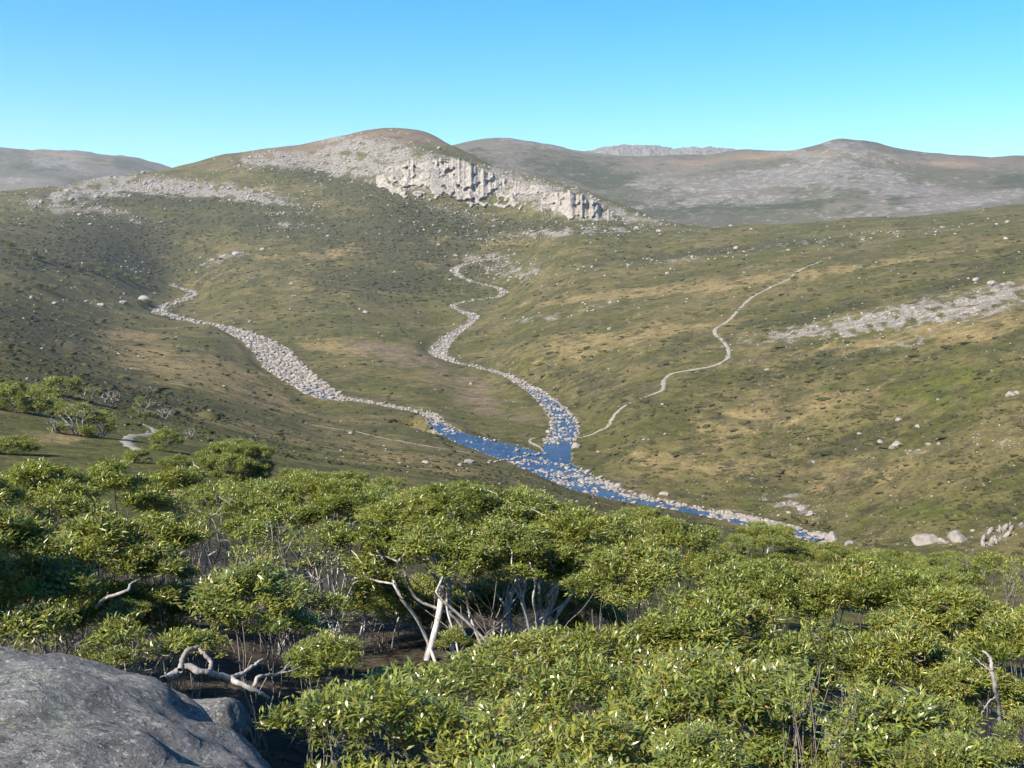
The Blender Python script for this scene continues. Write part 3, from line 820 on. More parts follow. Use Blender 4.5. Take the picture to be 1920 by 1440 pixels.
STONES = []
def reach(line, n, s0, s1, label, group, lat=None):
    p = along(line, int(n * 1.5), lat)
    g = fbm2(p[:, 0] / 11, p[:, 1] / 11, 3, 61) + r.normal(0, 0.22, len(p))
    p = p[g > np.quantile(g, 0.34)][:n]                       # stones gather in bars
    s = np.exp(np.clip(r.normal(0.5 * math.log(s0 * s1), 0.45, len(p)), math.log(s0 * 0.6), math.log(s1 * 1.5)))
    STONES.append((p, s, label, group))
reach(part_line(L_LEFT, 1180, 1700), 900, 0.7, 2.2, 'pale granite stone in the dry upper bed of the left stream', 'stones of the upper left stream bed')
reach(part_line(L_LEFT, 730, 1190), 2600, 0.6, 1.9, 'pale granite stone in the wide dry bed of the left stream', 'stones of the wide left stream bed')
reach(part_line(L_LEFT, 600, 740), 700, 0.4, 1.1, 'small pale stone in the narrow left stream above the pool', 'stones of the narrow left stream')
reach(part_line(L_LEFT, 495, 545), 750, 0.35, 1.3, 'pale stone of the stony bar at the meeting of the streams', 'stones of the bar below the pool', lambda n: r.uniform(-0.5, 0.52, n))
reach(part_line(L_LEFT, 440, 500), 700, 0.35, 1.2, 'pale stone in the stream just below the meeting of the streams', 'stones below the meeting', lambda n: np.where(r.random(n) < 0.72, r.uniform(0.22, 0.60, n), r.uniform(-0.55, 0.55, n)))
reach(part_line(L_LEFT, 395, 442), 800, 0.35, 1.3, 'pale stone in the lower stream above the big grey boulder', 'stones of the lower stream', lambda n: np.where(r.random(n) < 0.66, r.uniform(0.16, 0.62, n), r.uniform(-0.55, 0.55, n)))
reach(part_line(L_LEFT, 545, 605), 170, 0.3, 1.0, 'pale stone standing in the blue pool', 'stones standing in the pool')
reach(part_line(L_RIGHT, 1180, 1700), 520, 0.7, 2.0, 'pale granite stone in the upper reach of the right stream', 'stones of the upper right stream')
reach(part_line(L_RIGHT, 760, 1190), 900, 0.5, 1.5, 'pale stone in the narrow middle reach of the right stream', 'stones of the middle right stream')
reach(part_line(L_RIGHT, 590, 775), 1050, 0.4, 1.3, 'pale stone in the wet lower reach of the right stream', 'stones of the lower right stream')
allp = np.vstack([a[0] for a in STONES]); alls = np.concatenate([a[1] for a in STONES])
owner = np.concatenate([np.full(len(a[0]), k) for k, a in enumerate(STONES)])
app = alls / np.hypot(allp[:, 0], allp[:, 1])
order = np.argsort(-app)
big, rest = order[:300], order[300:]
for k in big:
    a = STONES[owner[k]]; s = alls[k]
    obj('river_stone', SHAPES['stone_shape'][int(r.integers(8))], loc=tuple(allp[k] + [0, 0, 0.12 * s]), rot=(r.normal(0, 0.2), r.normal(0, 0.2), r.uniform(0, 6.28)),
        scale=(s * r.uniform(0.9, 1.3), s * r.uniform(0.8, 1.1), s * r.uniform(0.5, 0.75)), label=a[2], cat='stone', group=a[3])
o = stone_stuff('river_stones', allp[rest], alls[rest], M_STONE_S, r, 0.62, ICO1)
o['label'] = 'pale stones filling the beds of the two streams'; o['category'] = 'stones'

# stepping stones of the ford
for k, (a, b) in enumerate(zip(np.linspace(916, 1024, 19), np.linspace(869, 851, 19))):
    q, D = hit(a + r.normal(0, 2.0), b + r.normal(0, 1.0)); s = r.uniform(0.45, 1.3)
    obj('stepping_stone', SHAPES['stone_shape'][k % 8], loc=(q[0], q[1], q[2] + 0.5), rot=(0, 0, r.uniform(0, 6)), scale=(s * 1.3, s, s * 0.75),
        label='stepping stone in the row that crosses the blue pool', cat='stone', group='stepping stones across the pool')

# big single boulders, each where it lies
BIG = [(1560, 1012, 30, 'large rounded grey boulder at the lower end of the stream'), (1592, 1022, 22, 'pale broken boulder right beside the large grey stream boulder'),
       (1735, 1018, 46, 'broad low grey boulder on the grass at lower right'), (1797, 1014, 36, 'pale pinkish boulder with upright face near the right edge'),
       (1770, 1018, 20, 'small pale rock wedged between two big boulders at lower right'), (1160, 914, 20, 'pale boulder on the far bank below the meeting of the streams'),
       (1145, 918, 12, 'small pale rock beside the far bank boulder below the meeting of the streams'), (1245, 928, 20, 'grey boulder on the far bank above the straight lower stream'),
       (880, 870, 24, 'broad grey boulder on the near bank in front of the pool'), (862, 874, 14, 'flat grey rock left of the broad near bank boulder'),
       (797, 868, 18, 'pale boulder alone in the grass of the near bank'), (1080, 838, 22, 'flat white slab on the right bank opposite the stream ford'),
       (1680, 838, 24, 'pinkish boulder at the foot of the scattered rocks on the right slope'), (1722, 802, 12, 'tall pale rock in the upper scatter on the right slope'),
       (1685, 788, 13, 'pale boulder at the top of the rock scatter on the right slope'), (1650, 830, 14, 'white rock left of the pinkish boulder on the right slope'),
       (1612, 815, 10, 'small white rock at the left end of the right slope scatter'), (1742, 835, 12, 'pale rock at the right end of the right slope scatter'), (1760, 834, 10, 'small white rock at the far right of the slope scatter'),
       (1862, 536, 18, 'grey block standing on the bare gravel at upper right'), (1830, 525, 12, 'smaller grey block beside the gravel at upper right'),
       (1500, 955, 16, 'pale rock on the bare gravel patch above the lower stream'), (1478, 962, 12, 'small pale rock at the lower edge of the gravel patch'), (1520, 962, 11, 'small rock at the right side of the gravel patch'),
       (1895, 742, 18, 'pale rocks cropping out of green turf at the right edge'), (1908, 738, 12, 'second pale rock in the turf at the right edge'),
       (445, 478, 18, 'grey tor on the left middle slope'), (420, 484, 20, 'broad grey outcrop on the left middle slope'), (398, 488, 12, 'low rock at the left end of the middle slope outcrop'),
       (270, 566, 26, 'grey rock mass left of the dry stream bend'), (232, 570, 22, 'grey rock mound left of the stream bend rocks'), (190, 574, 18, 'low grey rock farther left of the dry stream bend'), (103, 570, 16, 'isolated grey boulder on the dark left slope'), (60, 560, 14, 'grey boulder on the left slope near the picture edge'),
       (310, 801, 10, 'brown rock beside the trail near the left trees')]
for k, (a, b, w, lab) in enumerate(BIG):
    q, D = hit(a, b); s = w * D / F_PX * 0.5
    obj('boulder', SHAPES['boulder_shape'][k % 6], loc=(q[0], q[1], q[2] + 0.02 * s), rot=(r.normal(0, 0.15), r.normal(0, 0.15), r.uniform(0, 6.28)),
        scale=(s * r.uniform(0.9, 1.2), s * 0.85, s * (0.95 if k in (0, 3, 13, 19) else r.uniform(0.55, 0.8))), label=lab, cat='boulder')

# upright rock ribs at the right edge
for k in range(16):
    a, b = r.uniform(1842, 1930), 0
    b = 1015 - (a - 1842) * 0.36 + r.uniform(-12, 14)
    q, D = hit(a, b); s = r.uniform(7, 15) * D / F_PX * 0.5
    obj('rock_rib', SHAPES['rock_shape'][k % 10], loc=(q[0], q[1], q[2] + 0.5 * s), rot=(r.normal(0, 0.25), 0.35 + r.normal(0, 0.15), r.uniform(0, 6.28)), scale=(s * 0.75, s * 0.6, s * 1.5),
        label='upright grey rock rib in the outcrop at the right edge', cat='rock', group='rock ribs at the right edge')

# loose rocks over the hillsides
vis = (np.abs(A2) < 0.48) & (D2 > 160) & (D2 < 2650) & (SD > 3)
# keep what the camera side of each ridge shows
PY2 = proj(X2, np.maximum(Y2, 0.1), Z2)[1]
vis &= PY2 <= np.minimum.accumulate(PY2, axis=0) + 0.5
step = np.zeros_like(PY2); step[:-1] = np.clip(PY2[:-1] - PY2[1:], 0, 6)
wr = vis * step * (0.012 + 1.15 * np.clip(ROCK, 0, 1.3) ** 1.3 * (0.30 + 0.70 * smooth(1050, 1350, D2)) + 0.05 * np.clip(noise2(PX / 90, PY / 30, 77), 0, 1) * (D2 > 700) + 0.10 * blob(PX, PY, 900, 420, 260, 40))
jj, ii = np.nonzero(wr > 0)
wv = wr[jj, ii]
N_R = 14000
pick = r.choice(len(jj), N_R, p=wv / wv.sum())
jx, ix = jj[pick], ii[pick]
aa = AZ[ix] + r.uniform(-0.5, 0.5, N_R) * 0.002; ddd = DR[jx] * np.exp(r.uniform(-0.5, 0.5, N_R) * 0.006)
xx, yy = np.sin(aa) * ddd, np.cos(aa) * ddd
rp = np.column_stack([xx, yy, GROUND.at(xx, yy)])
rs = np.exp(r.normal(math.log(1.05), 0.55, N_R)) * ddd / F_PX
rs = np.clip(rs, 0.3, 6.0)
o_r = np.argsort(-(rs / ddd))
bigr = o_r[:300]
pxr, pyr = proj(rp[:, 0], rp[:, 1], rp[:, 2])
def region(px, py):
    if py > 700: return 'pale granite rock lying on the lower right slope' if px > 1060 else 'pale granite rock lying on the near grassy bank'
    if px > 1150 and py > 430: return 'pale granite rock scattered over the upper right slope'
    if px < 560: return 'pale granite rock scattered over the left shoulder of the hill'
    if py < 415: return 'pale granite block around the cliff on the rounded hill'
    return 'pale granite rock strewn over the slope below the cliff'
for k in bigr:
    s = rs[k]; lab = region(pxr[k], pyr[k])
    obj('hill_rock', SHAPES['rock_shape'][int(r.integers(10))], loc=tuple(rp[k] + [0, 0, 0.05 * s]), rot=(r.normal(0, 0.25), r.normal(0, 0.25), r.uniform(0, 6.28)),
        scale=(s * r.uniform(0.9, 1.3), s * r.uniform(0.8, 1.1), s * r.uniform(0.5, 0.95)), label=lab, cat='rock', group=lab.replace('pale granite rock ', 'rocks ').replace('pale granite block ', 'blocks '))
o = stone_stuff('scattered_rocks', rp[o_r[300:]], rs[o_r[300:]], M_ROCK_S, r, 0.75, ICO1, 0.35)
o['label'] = 'pale granite rocks scattered over all hillsides'; o['category'] = 'rocks'

# ------------------------------------------------------------------ low heath bushes on the slopes
wh = vis * (D2 < 2300) * step * (1 + 2.2 * smooth(520, 300, D2)) * np.clip(0.10 + DARK * 1.0 + 0.5 * np.clip(fbm2(X2 / 30, Y2 / 30, 3, 91), 0, 1) - ROCK * 0.6 - PINK * 0.35 - BED, 0, 2) * (SD > 2)
jj, ii = np.nonzero(wh > 0); wv = wh[jj, ii]
N_H = 24000
pick = r.choice(len(jj), N_H, p=wv / wv.sum()); jx, ix = jj[pick], ii[pick]
aa = AZ[ix] + r.uniform(-0.5, 0.5, N_H) * 0.002; ddd = DR[jx] * np.exp(r.uniform(-0.5, 0.5, N_H) * 0.006)
xx, yy = np.sin(aa) * ddd, np.cos(aa) * ddd
hs = np.clip(np.exp(r.normal(math.log(1.5), 0.65, N_H)) * ddd / F_PX, 0.22, 2.4)
V0, F0 = ICO2 if False else ICO1
keep = np.array([f for f in F0 if V0[f].mean(0)[2] > -0.45])
S = V0[None] * (1 + r.normal(0, 0.22, (N_H, len(V0), 1)))
S = S * np.stack([hs * r.uniform(1.0, 2.8, N_H), hs * r.uniform(0.8, 1.3, N_H), hs * r.uniform(0.25, 0.55, N_H)], -1)[:, None]
S = np.einsum('nij,nkj->nki', rot_batch(r, N_H, 0.1), S) + np.column_stack([xx, yy, GROUND.at(xx, yy) + 0.1 * hs])[:, None]
fc = (keep[None] + (np.arange(N_H) * len(V0))[:, None, None]).reshape(-1)
tv = r.uniform(0, 1, N_H)[:, None]; tint = np.array([0.046, 0.052, 0.018]) * (1 - tv) + np.array([0.120, 0.110, 0.042]) * tv
tint = np.column_stack([tint, np.ones(N_H)]).repeat(len(V0), 0)
obj('low_heath', mesh_from('low_heath', S.reshape(-1, 3), fc, 3, M_HEATH, False, {'tint': tint}), kind='stuff', label='low dark heath bushes dotting the grassy slopes', cat='heath')

# ------------------------------------------------------------------ haze: the air of the valley
def mat_haze(density):
    m = bpy.data.materials.new('valley_air'); m.use_nodes = True
    n = m.node_tree.nodes; n.remove(n['Principled BSDF'])
    v = n.new('ShaderNodeVolumePrincipled')
    v.inputs['Color'].default_value = (0.90, 0.95, 1.0, 1)
    v.inputs['Density'].default_value = density
    v.inputs['Anisotropy'].default_value = 0.1
    m.node_tree.links.new(v.outputs[0], n['Material Output'].inputs['Volume'])
    return m
bx0, bx1, by0, by1, bz0, bz1 = -9000, 9000, -400, 8000, -900, 900
hv = [(x, y, z) for z in (bz0, bz1) for y in (by0, by1) for x in (bx0, bx1)]
hf = [(0, 2, 3, 1), (4, 5, 7, 6), (0, 1, 5, 4), (2, 6, 7, 3), (0, 4, 6, 2), (1, 3, 7, 5)]
HAZE = obj('haze', mesh_from('haze', hv, hf, 4, mat_haze(0.000036)), kind='stuff', label='thin blue air haze filling the valley', cat='haze')
# ------------------------------------------------------------------ snow gums
def unit(v): return v / (np.linalg.norm(v, axis=-1, keepdims=True) + 1e-12)

def lobe_tips(r, lobes, dens, zmin=-0.25, jit=0.10):
    """twig tips over the outer faces of the foliage clumps"""
    P, N = [], []
    L = np.array(lobes, float)                        # cx cy cz rx ry rz
    for k, (cx, cy, cz, a, b, c) in enumerate(L):
        n = int(dens * 2.6 * math.pi * ((a * b + a * c + b * c) / 3))
        d = unit(r.normal(size=(n, 3)))
        d = d[d[:, 2] > zmin]
        rad = 1 - np.abs(r.normal(0, jit, len(d))) - 0.12 * np.clip(noise2(d[:, 0] * 3 + k, d[:, 1] * 3 + d[:, 2] * 2, k + 5) * 2, -0.3, 1)
        p = np.array([cx, cy, cz]) + d * np.array([a, b, c]) * rad[:, None]
        nn = unit(d / np.array([a, b, c]))
        ok = np.ones(len(p), bool)
        for m, (x2, y2, z2, a2, b2, c2) in enumerate(L):
            if m != k:
                q = (p - [x2, y2, z2]) / [a2, b2, c2]
                ok &= (q * q).sum(1) > 0.72
        P.append(p[ok]); N.append(nn[ok])
    return np.vstack(P), np.vstack(N)

def skeleton(r, base, tips, stems, seg=0.16, kink=0.12, bias=0.32):
    """connect every twig tip to the stems; returns nodes, parents, tip node ids, root ids"""
    cap = int(len(tips) * 9 + 400)
    pos = np.zeros((cap, 3)); par = np.full(cap, -1, int); plen = np.zeros(cap); own = np.zeros(cap, int); tan = np.zeros((cap, 3))
    n = 0
    starts = {}
    for si, st in enumerate(stems):
        st = np.asarray(st, float)
        pr = -1
        for i, p in enumerate(st):
            key = tuple(np.round(p, 4))
            if i == 0 and key in starts:
                pr = starts[key]; continue
            pos[n] = p; par[n] = pr; own[n] = si
            if pr >= 0:
                plen[n] = plen[pr] + np.linalg.norm(p - pos[pr]); tan[n] = unit(p - pos[pr])
            else:
                tan[n] = (0, 0, 1)
            starts[key] = n
            pr = n; n += 1
    order = np.argsort(np.linalg.norm(tips - base, axis=1))
    ids = np.zeros(len(tips), int)
    for t in order:
        T = tips[t]
        dv = T - pos[:n]
        d = np.sqrt((dv * dv).sum(1))
        turn = 1 - (dv * tan[:n]).sum(1) / (d + 1e-9)
        k = int(np.argmin(d * (1 + 0.28 * turn) + bias * plen[:n]))
        L = d[k]
        m = max(1, min(7, int(L / seg)))
        c = pos[k] + tan[k] * L * 0.38
        pr = k
        for i in range(1, m + 1):
            u = i / m
            p = (1 - u) ** 2 * pos[k] + 2 * u * (1 - u) * c + u * u * T
            if i < m: p = p + r.normal(0, kink * L / m, 3)
            pos[n] = p; par[n] = pr; own[n] = own[k]
            e = p - pos[pr]; le = np.linalg.norm(e)
            plen[n] = plen[pr] + le; tan[n] = e / (le + 1e-9)
            pr = n; n += 1
            if n >= cap - 8: break
        ids[t] = pr
        if n >= cap - 8: break
    return pos[:n], par[:n], ids, own[:n]

def tubes(pos, par, rad, own, thick):
    """polylines as tapered tubes; returns {owner: (V, F)} for thick wood and one (V, F) for twigs"""
    n = len(pos)
    main = np.full(n, -1, int); best = np.zeros(n)
    for i in range(n - 1, -1, -1):
        p = par[i]
        if p >= 0 and rad[i] > best[p]: best[p] = rad[i]; main[p] = i
    out = {}
    for i in range(n):
        p = par[i]
        if p >= 0 and main[p] == i: continue
        ch = [] if p < 0 else [p]
        k = i
        while k >= 0: ch.append(k); k = main[k]
        if len(ch) < 2: continue
        C = pos[ch]; R = rad[ch].copy()
        if p >= 0: R[0] = min(R[0], R[1] * 1.25)
        key = own[i] if R.max() > thick else -1
        ns = 8 if R.max() > 0.045 else (5 if R.max() > 0.016 else 3)
        t = unit(np.gradient(C, axis=0))
        up = np.where(np.abs(t[:, 2:3]) > 0.9, np.array([[1.0, 0, 0]]), np.array([[0, 0, 1.0]]))
        s = unit(np.cross(t, up)); b = np.cross(t, s)
        a = np.linspace(0, 2 * np.pi, ns, endpoint=False)
        V = C[:, None] + R[:, None, None] * (np.cos(a)[None, :, None] * s[:, None] + np.sin(a)[None, :, None] * b[:, None])
        m = len(ch)
        j, q = np.meshgrid(np.arange(m - 1), np.arange(ns), indexing='ij')
        Fq = np.stack([j * ns + q, j * ns + (q + 1) % ns, (j + 1) * ns + (q + 1) % ns, (j + 1) * ns + q], -1).reshape(-1, 4)
        out.setdefault(key, []).append((V.reshape(-1, 3), Fq))
    res = {}
    for key, L in out.items():
        off = 0; Vs = []; Fs = []
        for V, Fq in L:
            Vs.append(V); Fs.append(Fq + off); off += len(V)
        res[key] = (np.vstack(Vs), np.vstack(Fs))
    return res

LEAF_A = np.array([0.162, 0.186, 0.020]); LEAF_B = np.array([0.275, 0.270, 0.034]); LEAF_C = np.array([0.108, 0.168, 0.036]); LEAF_R = np.array([0.190, 0.095, 0.026])
def leaf_arrays(r, tips, nrm, per, ln, rich, spread=0.9):
    n = len(tips) * per
    T = np.repeat(tips, per, 0); N = np.repeat(nrm, per, 0)
    d = unit(N * 0.75 + r.normal(0, spread * 0.62, (n, 3)) + np.array([0, 0, 0.16]))
    p0 = T - N * r.uniform(-0.3, 1.4, (n, 1)) * ln + r.normal(0, 0.45 * ln, (n, 3))
    l = ln * r.uniform(0.62, 1.25, (n, 1)); w = l * r.uniform(0.095, 0.15, (n, 1))
    up = unit(np.array([0, 0, 1.0]) + r.normal(0, 0.42, (n, 3)) + 0.4 * N)
    s = unit(np.cross(d, up)); u = np.cross(s, d)
    tip = p0 + d * l - u * l * 0.12
    if rich:
        mid = p0 + d * l * 0.5 + u * l * 0.03
        lf = p0 + d * l * 0.45 + s * w + u * w * 0.35; rt = p0 + d * l * 0.45 - s * w + u * w * 0.35
        V = np.stack([p0, lf, mid, rt, tip], 1)
        Fc = np.array([[0, 2, 1], [0, 3, 2], [1, 2, 4], [2, 3, 4]])
    else:
        lf = p0 + d * l * 0.45 + s * w + u * w * 0.4; rt = p0 + d * l * 0.45 - s * w + u * w * 0.4
        V = np.stack([p0, lf, tip, rt], 1)
        Fc = np.array([[0, 2, 1], [0, 3, 2]])
    a = r.uniform(0, 1, (n, 1)); clump = np.repeat(r.normal(0, 0.28, (len(tips), 1)), per, 0)
    c = LEAF_A * (1 - a) + LEAF_B * a
    k = r.uniform(0, 1, (n, 1)); c = np.where(k < 0.22, LEAF_C, c); c = np.where(k > 0.935, LEAF_R, c)
    c = c * (1 + clump).clip(0.45, 1.6) * 1.5
    return V, Fc, c

def leaves_mesh(name, V, Fc, c, mat):
    n, nv = V.shape[:2]
    F = (Fc[None] + (np.arange(n) * nv)[:, None, None]).reshape(-1)
    tint = np.column_stack([c, np.ones(n)]).repeat(nv, 0)
    return mesh_from(name, V.reshape(-1, 3), F, 3, mat, False, {'tint': tint})

M_GREY = mat_bark('grey_bark', (0.22, 0.195, 0.17), (0.48, 0.435, 0.385))
# foliage clumps: leafy domes of several sizes that the crowns are put together from
RC = [0.24, 0.36, 0.52, 0.74, 1.05]
CLUMP = {}
def clump(rich, ci, sparse):
    key = (rich, ci, sparse)
    if key not in CLUMP:
        CLUMP[key] = []
        for v in range(3):
            r = np.random.default_rng(1000 + ci * 10 + v + (500 if rich else 0) + (77 if sparse else 0))
            R = RC[ci]; lob = [(0, 0, 0, R * 0.88, R * 0.88, R * 0.88)]
            for k in range(9):
                an = k * 2.4 + r.uniform(-0.4, 0.4); q = math.sqrt((k + 0.4) / 9) * r.uniform(0.8, 0.98); rk = R * r.uniform(0.26, 0.40)
                lob.append((math.cos(an) * R * q, math.sin(an) * R * q, R * math.sqrt(max(0.0, 1 - q * q)) * 0.74, rk, rk, rk))
            lob[0] = (0, 0, 0, R * 0.74, R * 0.74, R * 0.74)
            t0, n0 = lobe_tips(r, lob[:1], 60 if not sparse else 12, -0.05, 0.13)
            t1, n1 = lobe_tips(r, lob[1:], 120 if not sparse else 24, -0.10, 0.10)
            tips, nrm = np.vstack([t0, t1]), np.vstack([n0, n1])
            V, Fc, c = leaf_arrays(r, tips, nrm, 24 if not sparse else 15, 0.086, rich)
            CLUMP[key].append(leaves_mesh('foliage_clump', V, Fc, c, M_LEAF))
    return CLUMP[key]

def add_clumps(root, base, lobes, r, leaf_scale, rich, bare):
    for (x, y, z, a, b, c) in lobes:
        sparse = r.random() < bare
        if sparse and r.random() < 0.35: continue
        want = (a + b) * 0.5 / leaf_scale
        ci = int(np.argmin(np.abs(np.log(np.array(RC) / want))))
        ms = clump(rich, ci, bool(sparse))
        R = RC[ci]
        obj('foliage_clump', ms[int(r.integers(len(ms)))], root, loc=(x - base[0], y - base[1], z - base[2]), rot=(r.normal(0, 0.12), r.normal(0, 0.12), r.uniform(0, 6.28)),
            scale=(a / R * r.uniform(0.95, 1.1), b / R * r.uniform(0.95, 1.1), c / R * r.uniform(0.95, 1.1)), kind='stuff')

def make_tree(name, label, group, base, lobes, seed, dens=14, leaf_scale=1.0, rich=False, stems=None, bare=0.0, r_tip=0.0045, expo=0.46, thick=0.02,
              cat='tree', zmin=-0.02, dead=False, single_leaves=0, nstem=11, part_names=('stem', 'twigs'), bark=None, fan=0, fan_line=None):
    r = np.random.default_rng(seed)
    base = np.asarray(base, float)
    tips, nrm = lobe_tips(r, lobes, dens, zmin)
    tips = tips - nrm * 0.05
    L = np.array(lobes, float)
    if stems is None:
        stems = []
        ids = np.resize(r.permutation(len(L)), nstem)
        sz = (L[:, 0].max() - L[:, 0].min()) * 0.10 + 0.06
        for k in ids:
            c = L[k, :3].copy(); c[2] -= L[k, 5] * 0.25
            b = base + np.append(r.normal(0, sz, 2), -0.05)
            c = c + np.append(r.normal(0, 0.25, 2), 0) * L[k, 3]
            m1 = b * 0.62 + c * 0.38 + np.append(r.normal(0, 0.10, 2), 0.12); m2 = b * 0.3 + c * 0.7 + r.normal(0, 0.06, 3)
            stems.append(catmull(np.array([b, m1, m2, c]), 4))
    else:
        stems = [catmull(np.asarray(s, float), 4) for s in stems]
    for _ in range(fan):
        f = r.random(); k = int(r.integers(len(L)))
        b = fan_line[0] * (1 - f) + fan_line[1] * f + np.append(r.normal(0, 0.16, 2), 0); b[2] = gz(b[0], b[1]) - 0.03
        c = L[k, :3] + np.append(r.normal(0, 0.3, 2) * L[k, 3], -L[k, 5] * 0.2)
        lean = b * 0.6 + c * 0.4 + np.append(r.normal(0, 0.13, 2), 0.05)
        stems.append(catmull(np.array([b, lean, b * 0.25 + c * 0.75 + r.normal(0, 0.09, 3), c]), 5))
    pos, par, ids, own = skeleton(r, base, tips, stems)
    cnt = np.zeros(len(pos)); np.add.at(cnt, ids, 1)
    for i in range(len(pos) - 1, 0, -1):
        if par[i] >= 0: cnt[par[i]] += cnt[i]
    rad = r_tip * np.maximum(cnt, 1) ** expo
    root = empty(name, tuple(base), label, cat, group)
    tb = tubes(pos - base, par, rad, own, thick)
    bark = bark or (M_DEAD if dead else M_BARK)
    for key in sorted(tb):
        V, Fq = tb[key]
        if key == -1: obj(part_names[1], mesh_from(part_names[1], V, Fq, 4, M_DEAD if dead else M_TWIG, True), root, kind='stuff')
        else: obj(part_names[0], mesh_from(part_names[0], V, Fq, 4, bark, True), root)
    if not dead:
        add_clumps(root, base, lobes, r, leaf_scale, rich, bare)
    if single_leaves:
        # the leaves that show largest are parts of their own
        t2, n2 = lobe_tips(r, lobes, 30, 0.1, 0.03)
        k = np.argsort(np.linalg.norm(t2, axis=1))[:single_leaves // 3]
        V, Fc, c = leaf_arrays(r, t2[k] + n2[k] * 0.04 - base, n2[k], 3, 0.098, True)
        for v, cc in zip(V, c):
            obj('leaf', leaves_mesh('leaf', (v - v[0])[None], Fc, cc[None], M_LEAF), root, loc=tuple(v[0]))
    return root

def dome(r, px, py, D, wpx, hpx, n=8, squash=0.75, depth=1.0, skirt=True):
    """foliage clumps of a domed crown whose top stands at picture point (px, py), wpx by hpx pixels large"""
    m = D / F_PX
    top = pix(px, py, D); a = 0.5 * wpx * m; h = hpx * m
    out = []
    rr = a * 0.38
    out.append((top[0], top[1], top[2] - rr * squash, rr, rr, rr * squash))
    for k in range(n):
        an = 2 * math.pi * (k + r.uniform(-0.25, 0.25)) / n
        q = r.uniform(0.40, 0.74)
        x = math.cos(an) * a * q; y = math.sin(an) * a * q * depth
        rk = a * r.uniform(0.24, 0.38)
        z = top[2] - h * (0.12 + 0.80 * (q / 0.74) ** 2 * r.uniform(0.35, 0.80)) - rk * squash * 0.4
        out.append((top[0] + x, top[1] + y, z, rk, rk, rk * squash))
    if skirt:
        for k in range(n + 2):
            an = 2 * math.pi * (k + r.uniform(-0.3, 0.3)) / (n + 2)
            q = r.uniform(0.66, 0.86)
            x = math.cos(an) * a * q; y = math.sin(an) * a * q * depth
            if y > 0.3 * a: continue                       # the far side is hidden by the crown
            rk = a * r.uniform(0.22, 0.34)
            out.append((top[0] + x, top[1] + y, top[2] - h * r.uniform(0.62, 1.15) - rk * squash * 0.4, rk, rk, rk * squash))
    return out

def ground_under(lobes):
    L = np.array(lobes); c = L[:, :2].mean(0)
    return np.array([c[0], c[1], gz(c[0], c[1]) - 0.05])

def px_m(D): return D / F_PX
FG = 'snow gums of the near thicket'
TR = np.random.default_rng(300)

# 1 the tree in the middle with the white stems
D0 = 15.5
def W(px, py, d=0.0): return pix(px, py, D0 + d)
hero_lobes = []
for (a, b, d, rw, rh) in [(870, 908, 0.9, 0.95, 0.55), (770, 945, 0.6, 0.80, 0.5), (970, 930, 0.7, 0.85, 0.5), (1060, 968, 0.3, 0.75, 0.5), (720, 1000, 0.0, 0.62, 0.42), (820, 985, -0.4, 0.75, 0.45),
                          (930, 985, -0.6, 0.80, 0.5), (1020, 1010, -0.5, 0.70, 0.45), (1100, 1020, -0.2, 0.55, 0.4), (700, 1050, -0.3, 0.42, 0.28), (870, 1040, -0.8, 0.50, 0.30), (960, 1040, -0.9, 0.55, 0.30), (1050, 1060, -0.5, 0.45, 0.28), (800, 925, 1.6, 0.9, 0.5), (1000, 950, 1.7, 0.9, 0.5)]:
    t = W(a, b, d + 1.1); hero_lobes.append((t[0], t[1], t[2] - rh, rw, rw, rh))
b1 = W(925, 1243); b1[2] = gz(b1[0], b1[1]) - 0.05
b2 = W(1000, 1212, 0.5); b2[2] = gz(b2[0], b2[1]) - 0.05
hero_stems = [[b1, W(918, 1215), W(890, 1180), W(840, 1135, -0.1), W(795, 1100, -0.2), W(750, 1068, -0.2)],
              [W(918, 1215), W(908, 1170, 0.2), W(893, 1130, 0.3), W(880, 1090, 0.3)],
              [W(918, 1215), W(928, 1165, 0.1), W(938, 1140, 0.2), W(950, 1090, 0.4)],
              [b2, W(992, 1180, 0.4), W(978, 1130, 0.3), W(962, 1098, 0.1), W(945, 1070, 0)],
              [W(978, 1130, 0.3), W(986, 1095, 0.4), W(988, 1060, 0.5)],
              [b2 + [0.12, 0, 0], W(1018, 1170, 0.5), W(1036, 1120, 0.4), W(1040, 1070, 0.3)],
              [b2 + [0.2, 0.1, 0], W(1040, 1165, 0.6), W(1068, 1120, 0.5), W(1100, 1060, 0.3)],
              [b2 + [0.05, 0.2, 0], W(1012, 1150, 1.2), W(1010, 1080, 1.3)],
              [b2 + [0.26, 0.05, 0], W(1056, 1180, 0.3), W(1092, 1142, 0.1), W(1122, 1100, 0.0)],
              [b2 + [0.1, -0.1, 0], W(1006, 1165, 0.2), W(1000, 1120, -0.1), W(1010, 1075, -0.3)],
              [b1 + [-0.5, 0.2, 0], W(852, 1190, 0.4), W(838, 1140, 0.5), W(842, 1090, 0.5)],
              [b1 + [-0.9, 0.3, 0], W(800, 1200, 0.6), W(775, 1150, 0.5), W(730, 1100, 0.2)],
              [b1 + [0.25, 0.3, 0], W(958, 1180, 0.8), W(955, 1130, 0.8), W(930, 1080, 0.6)]]
hero_stems[1][0] = hero_stems[0][1]; hero_stems[2][0] = hero_stems[0][1]; hero_stems[4][0] = hero_stems[3][2]
make_tree('snow_gum', 'tall domed snow gum with bright white forked stems in the middle', FG, b1, hero_lobes, 11, dens=22, stems=hero_stems, r_tip=0.0078, expo=0.47, thick=0.012, fan=34, fan_line=(b1 + np.array([-1.0, 0.4, 0]), b2 + np.array([0.5, 0.4, 0])))

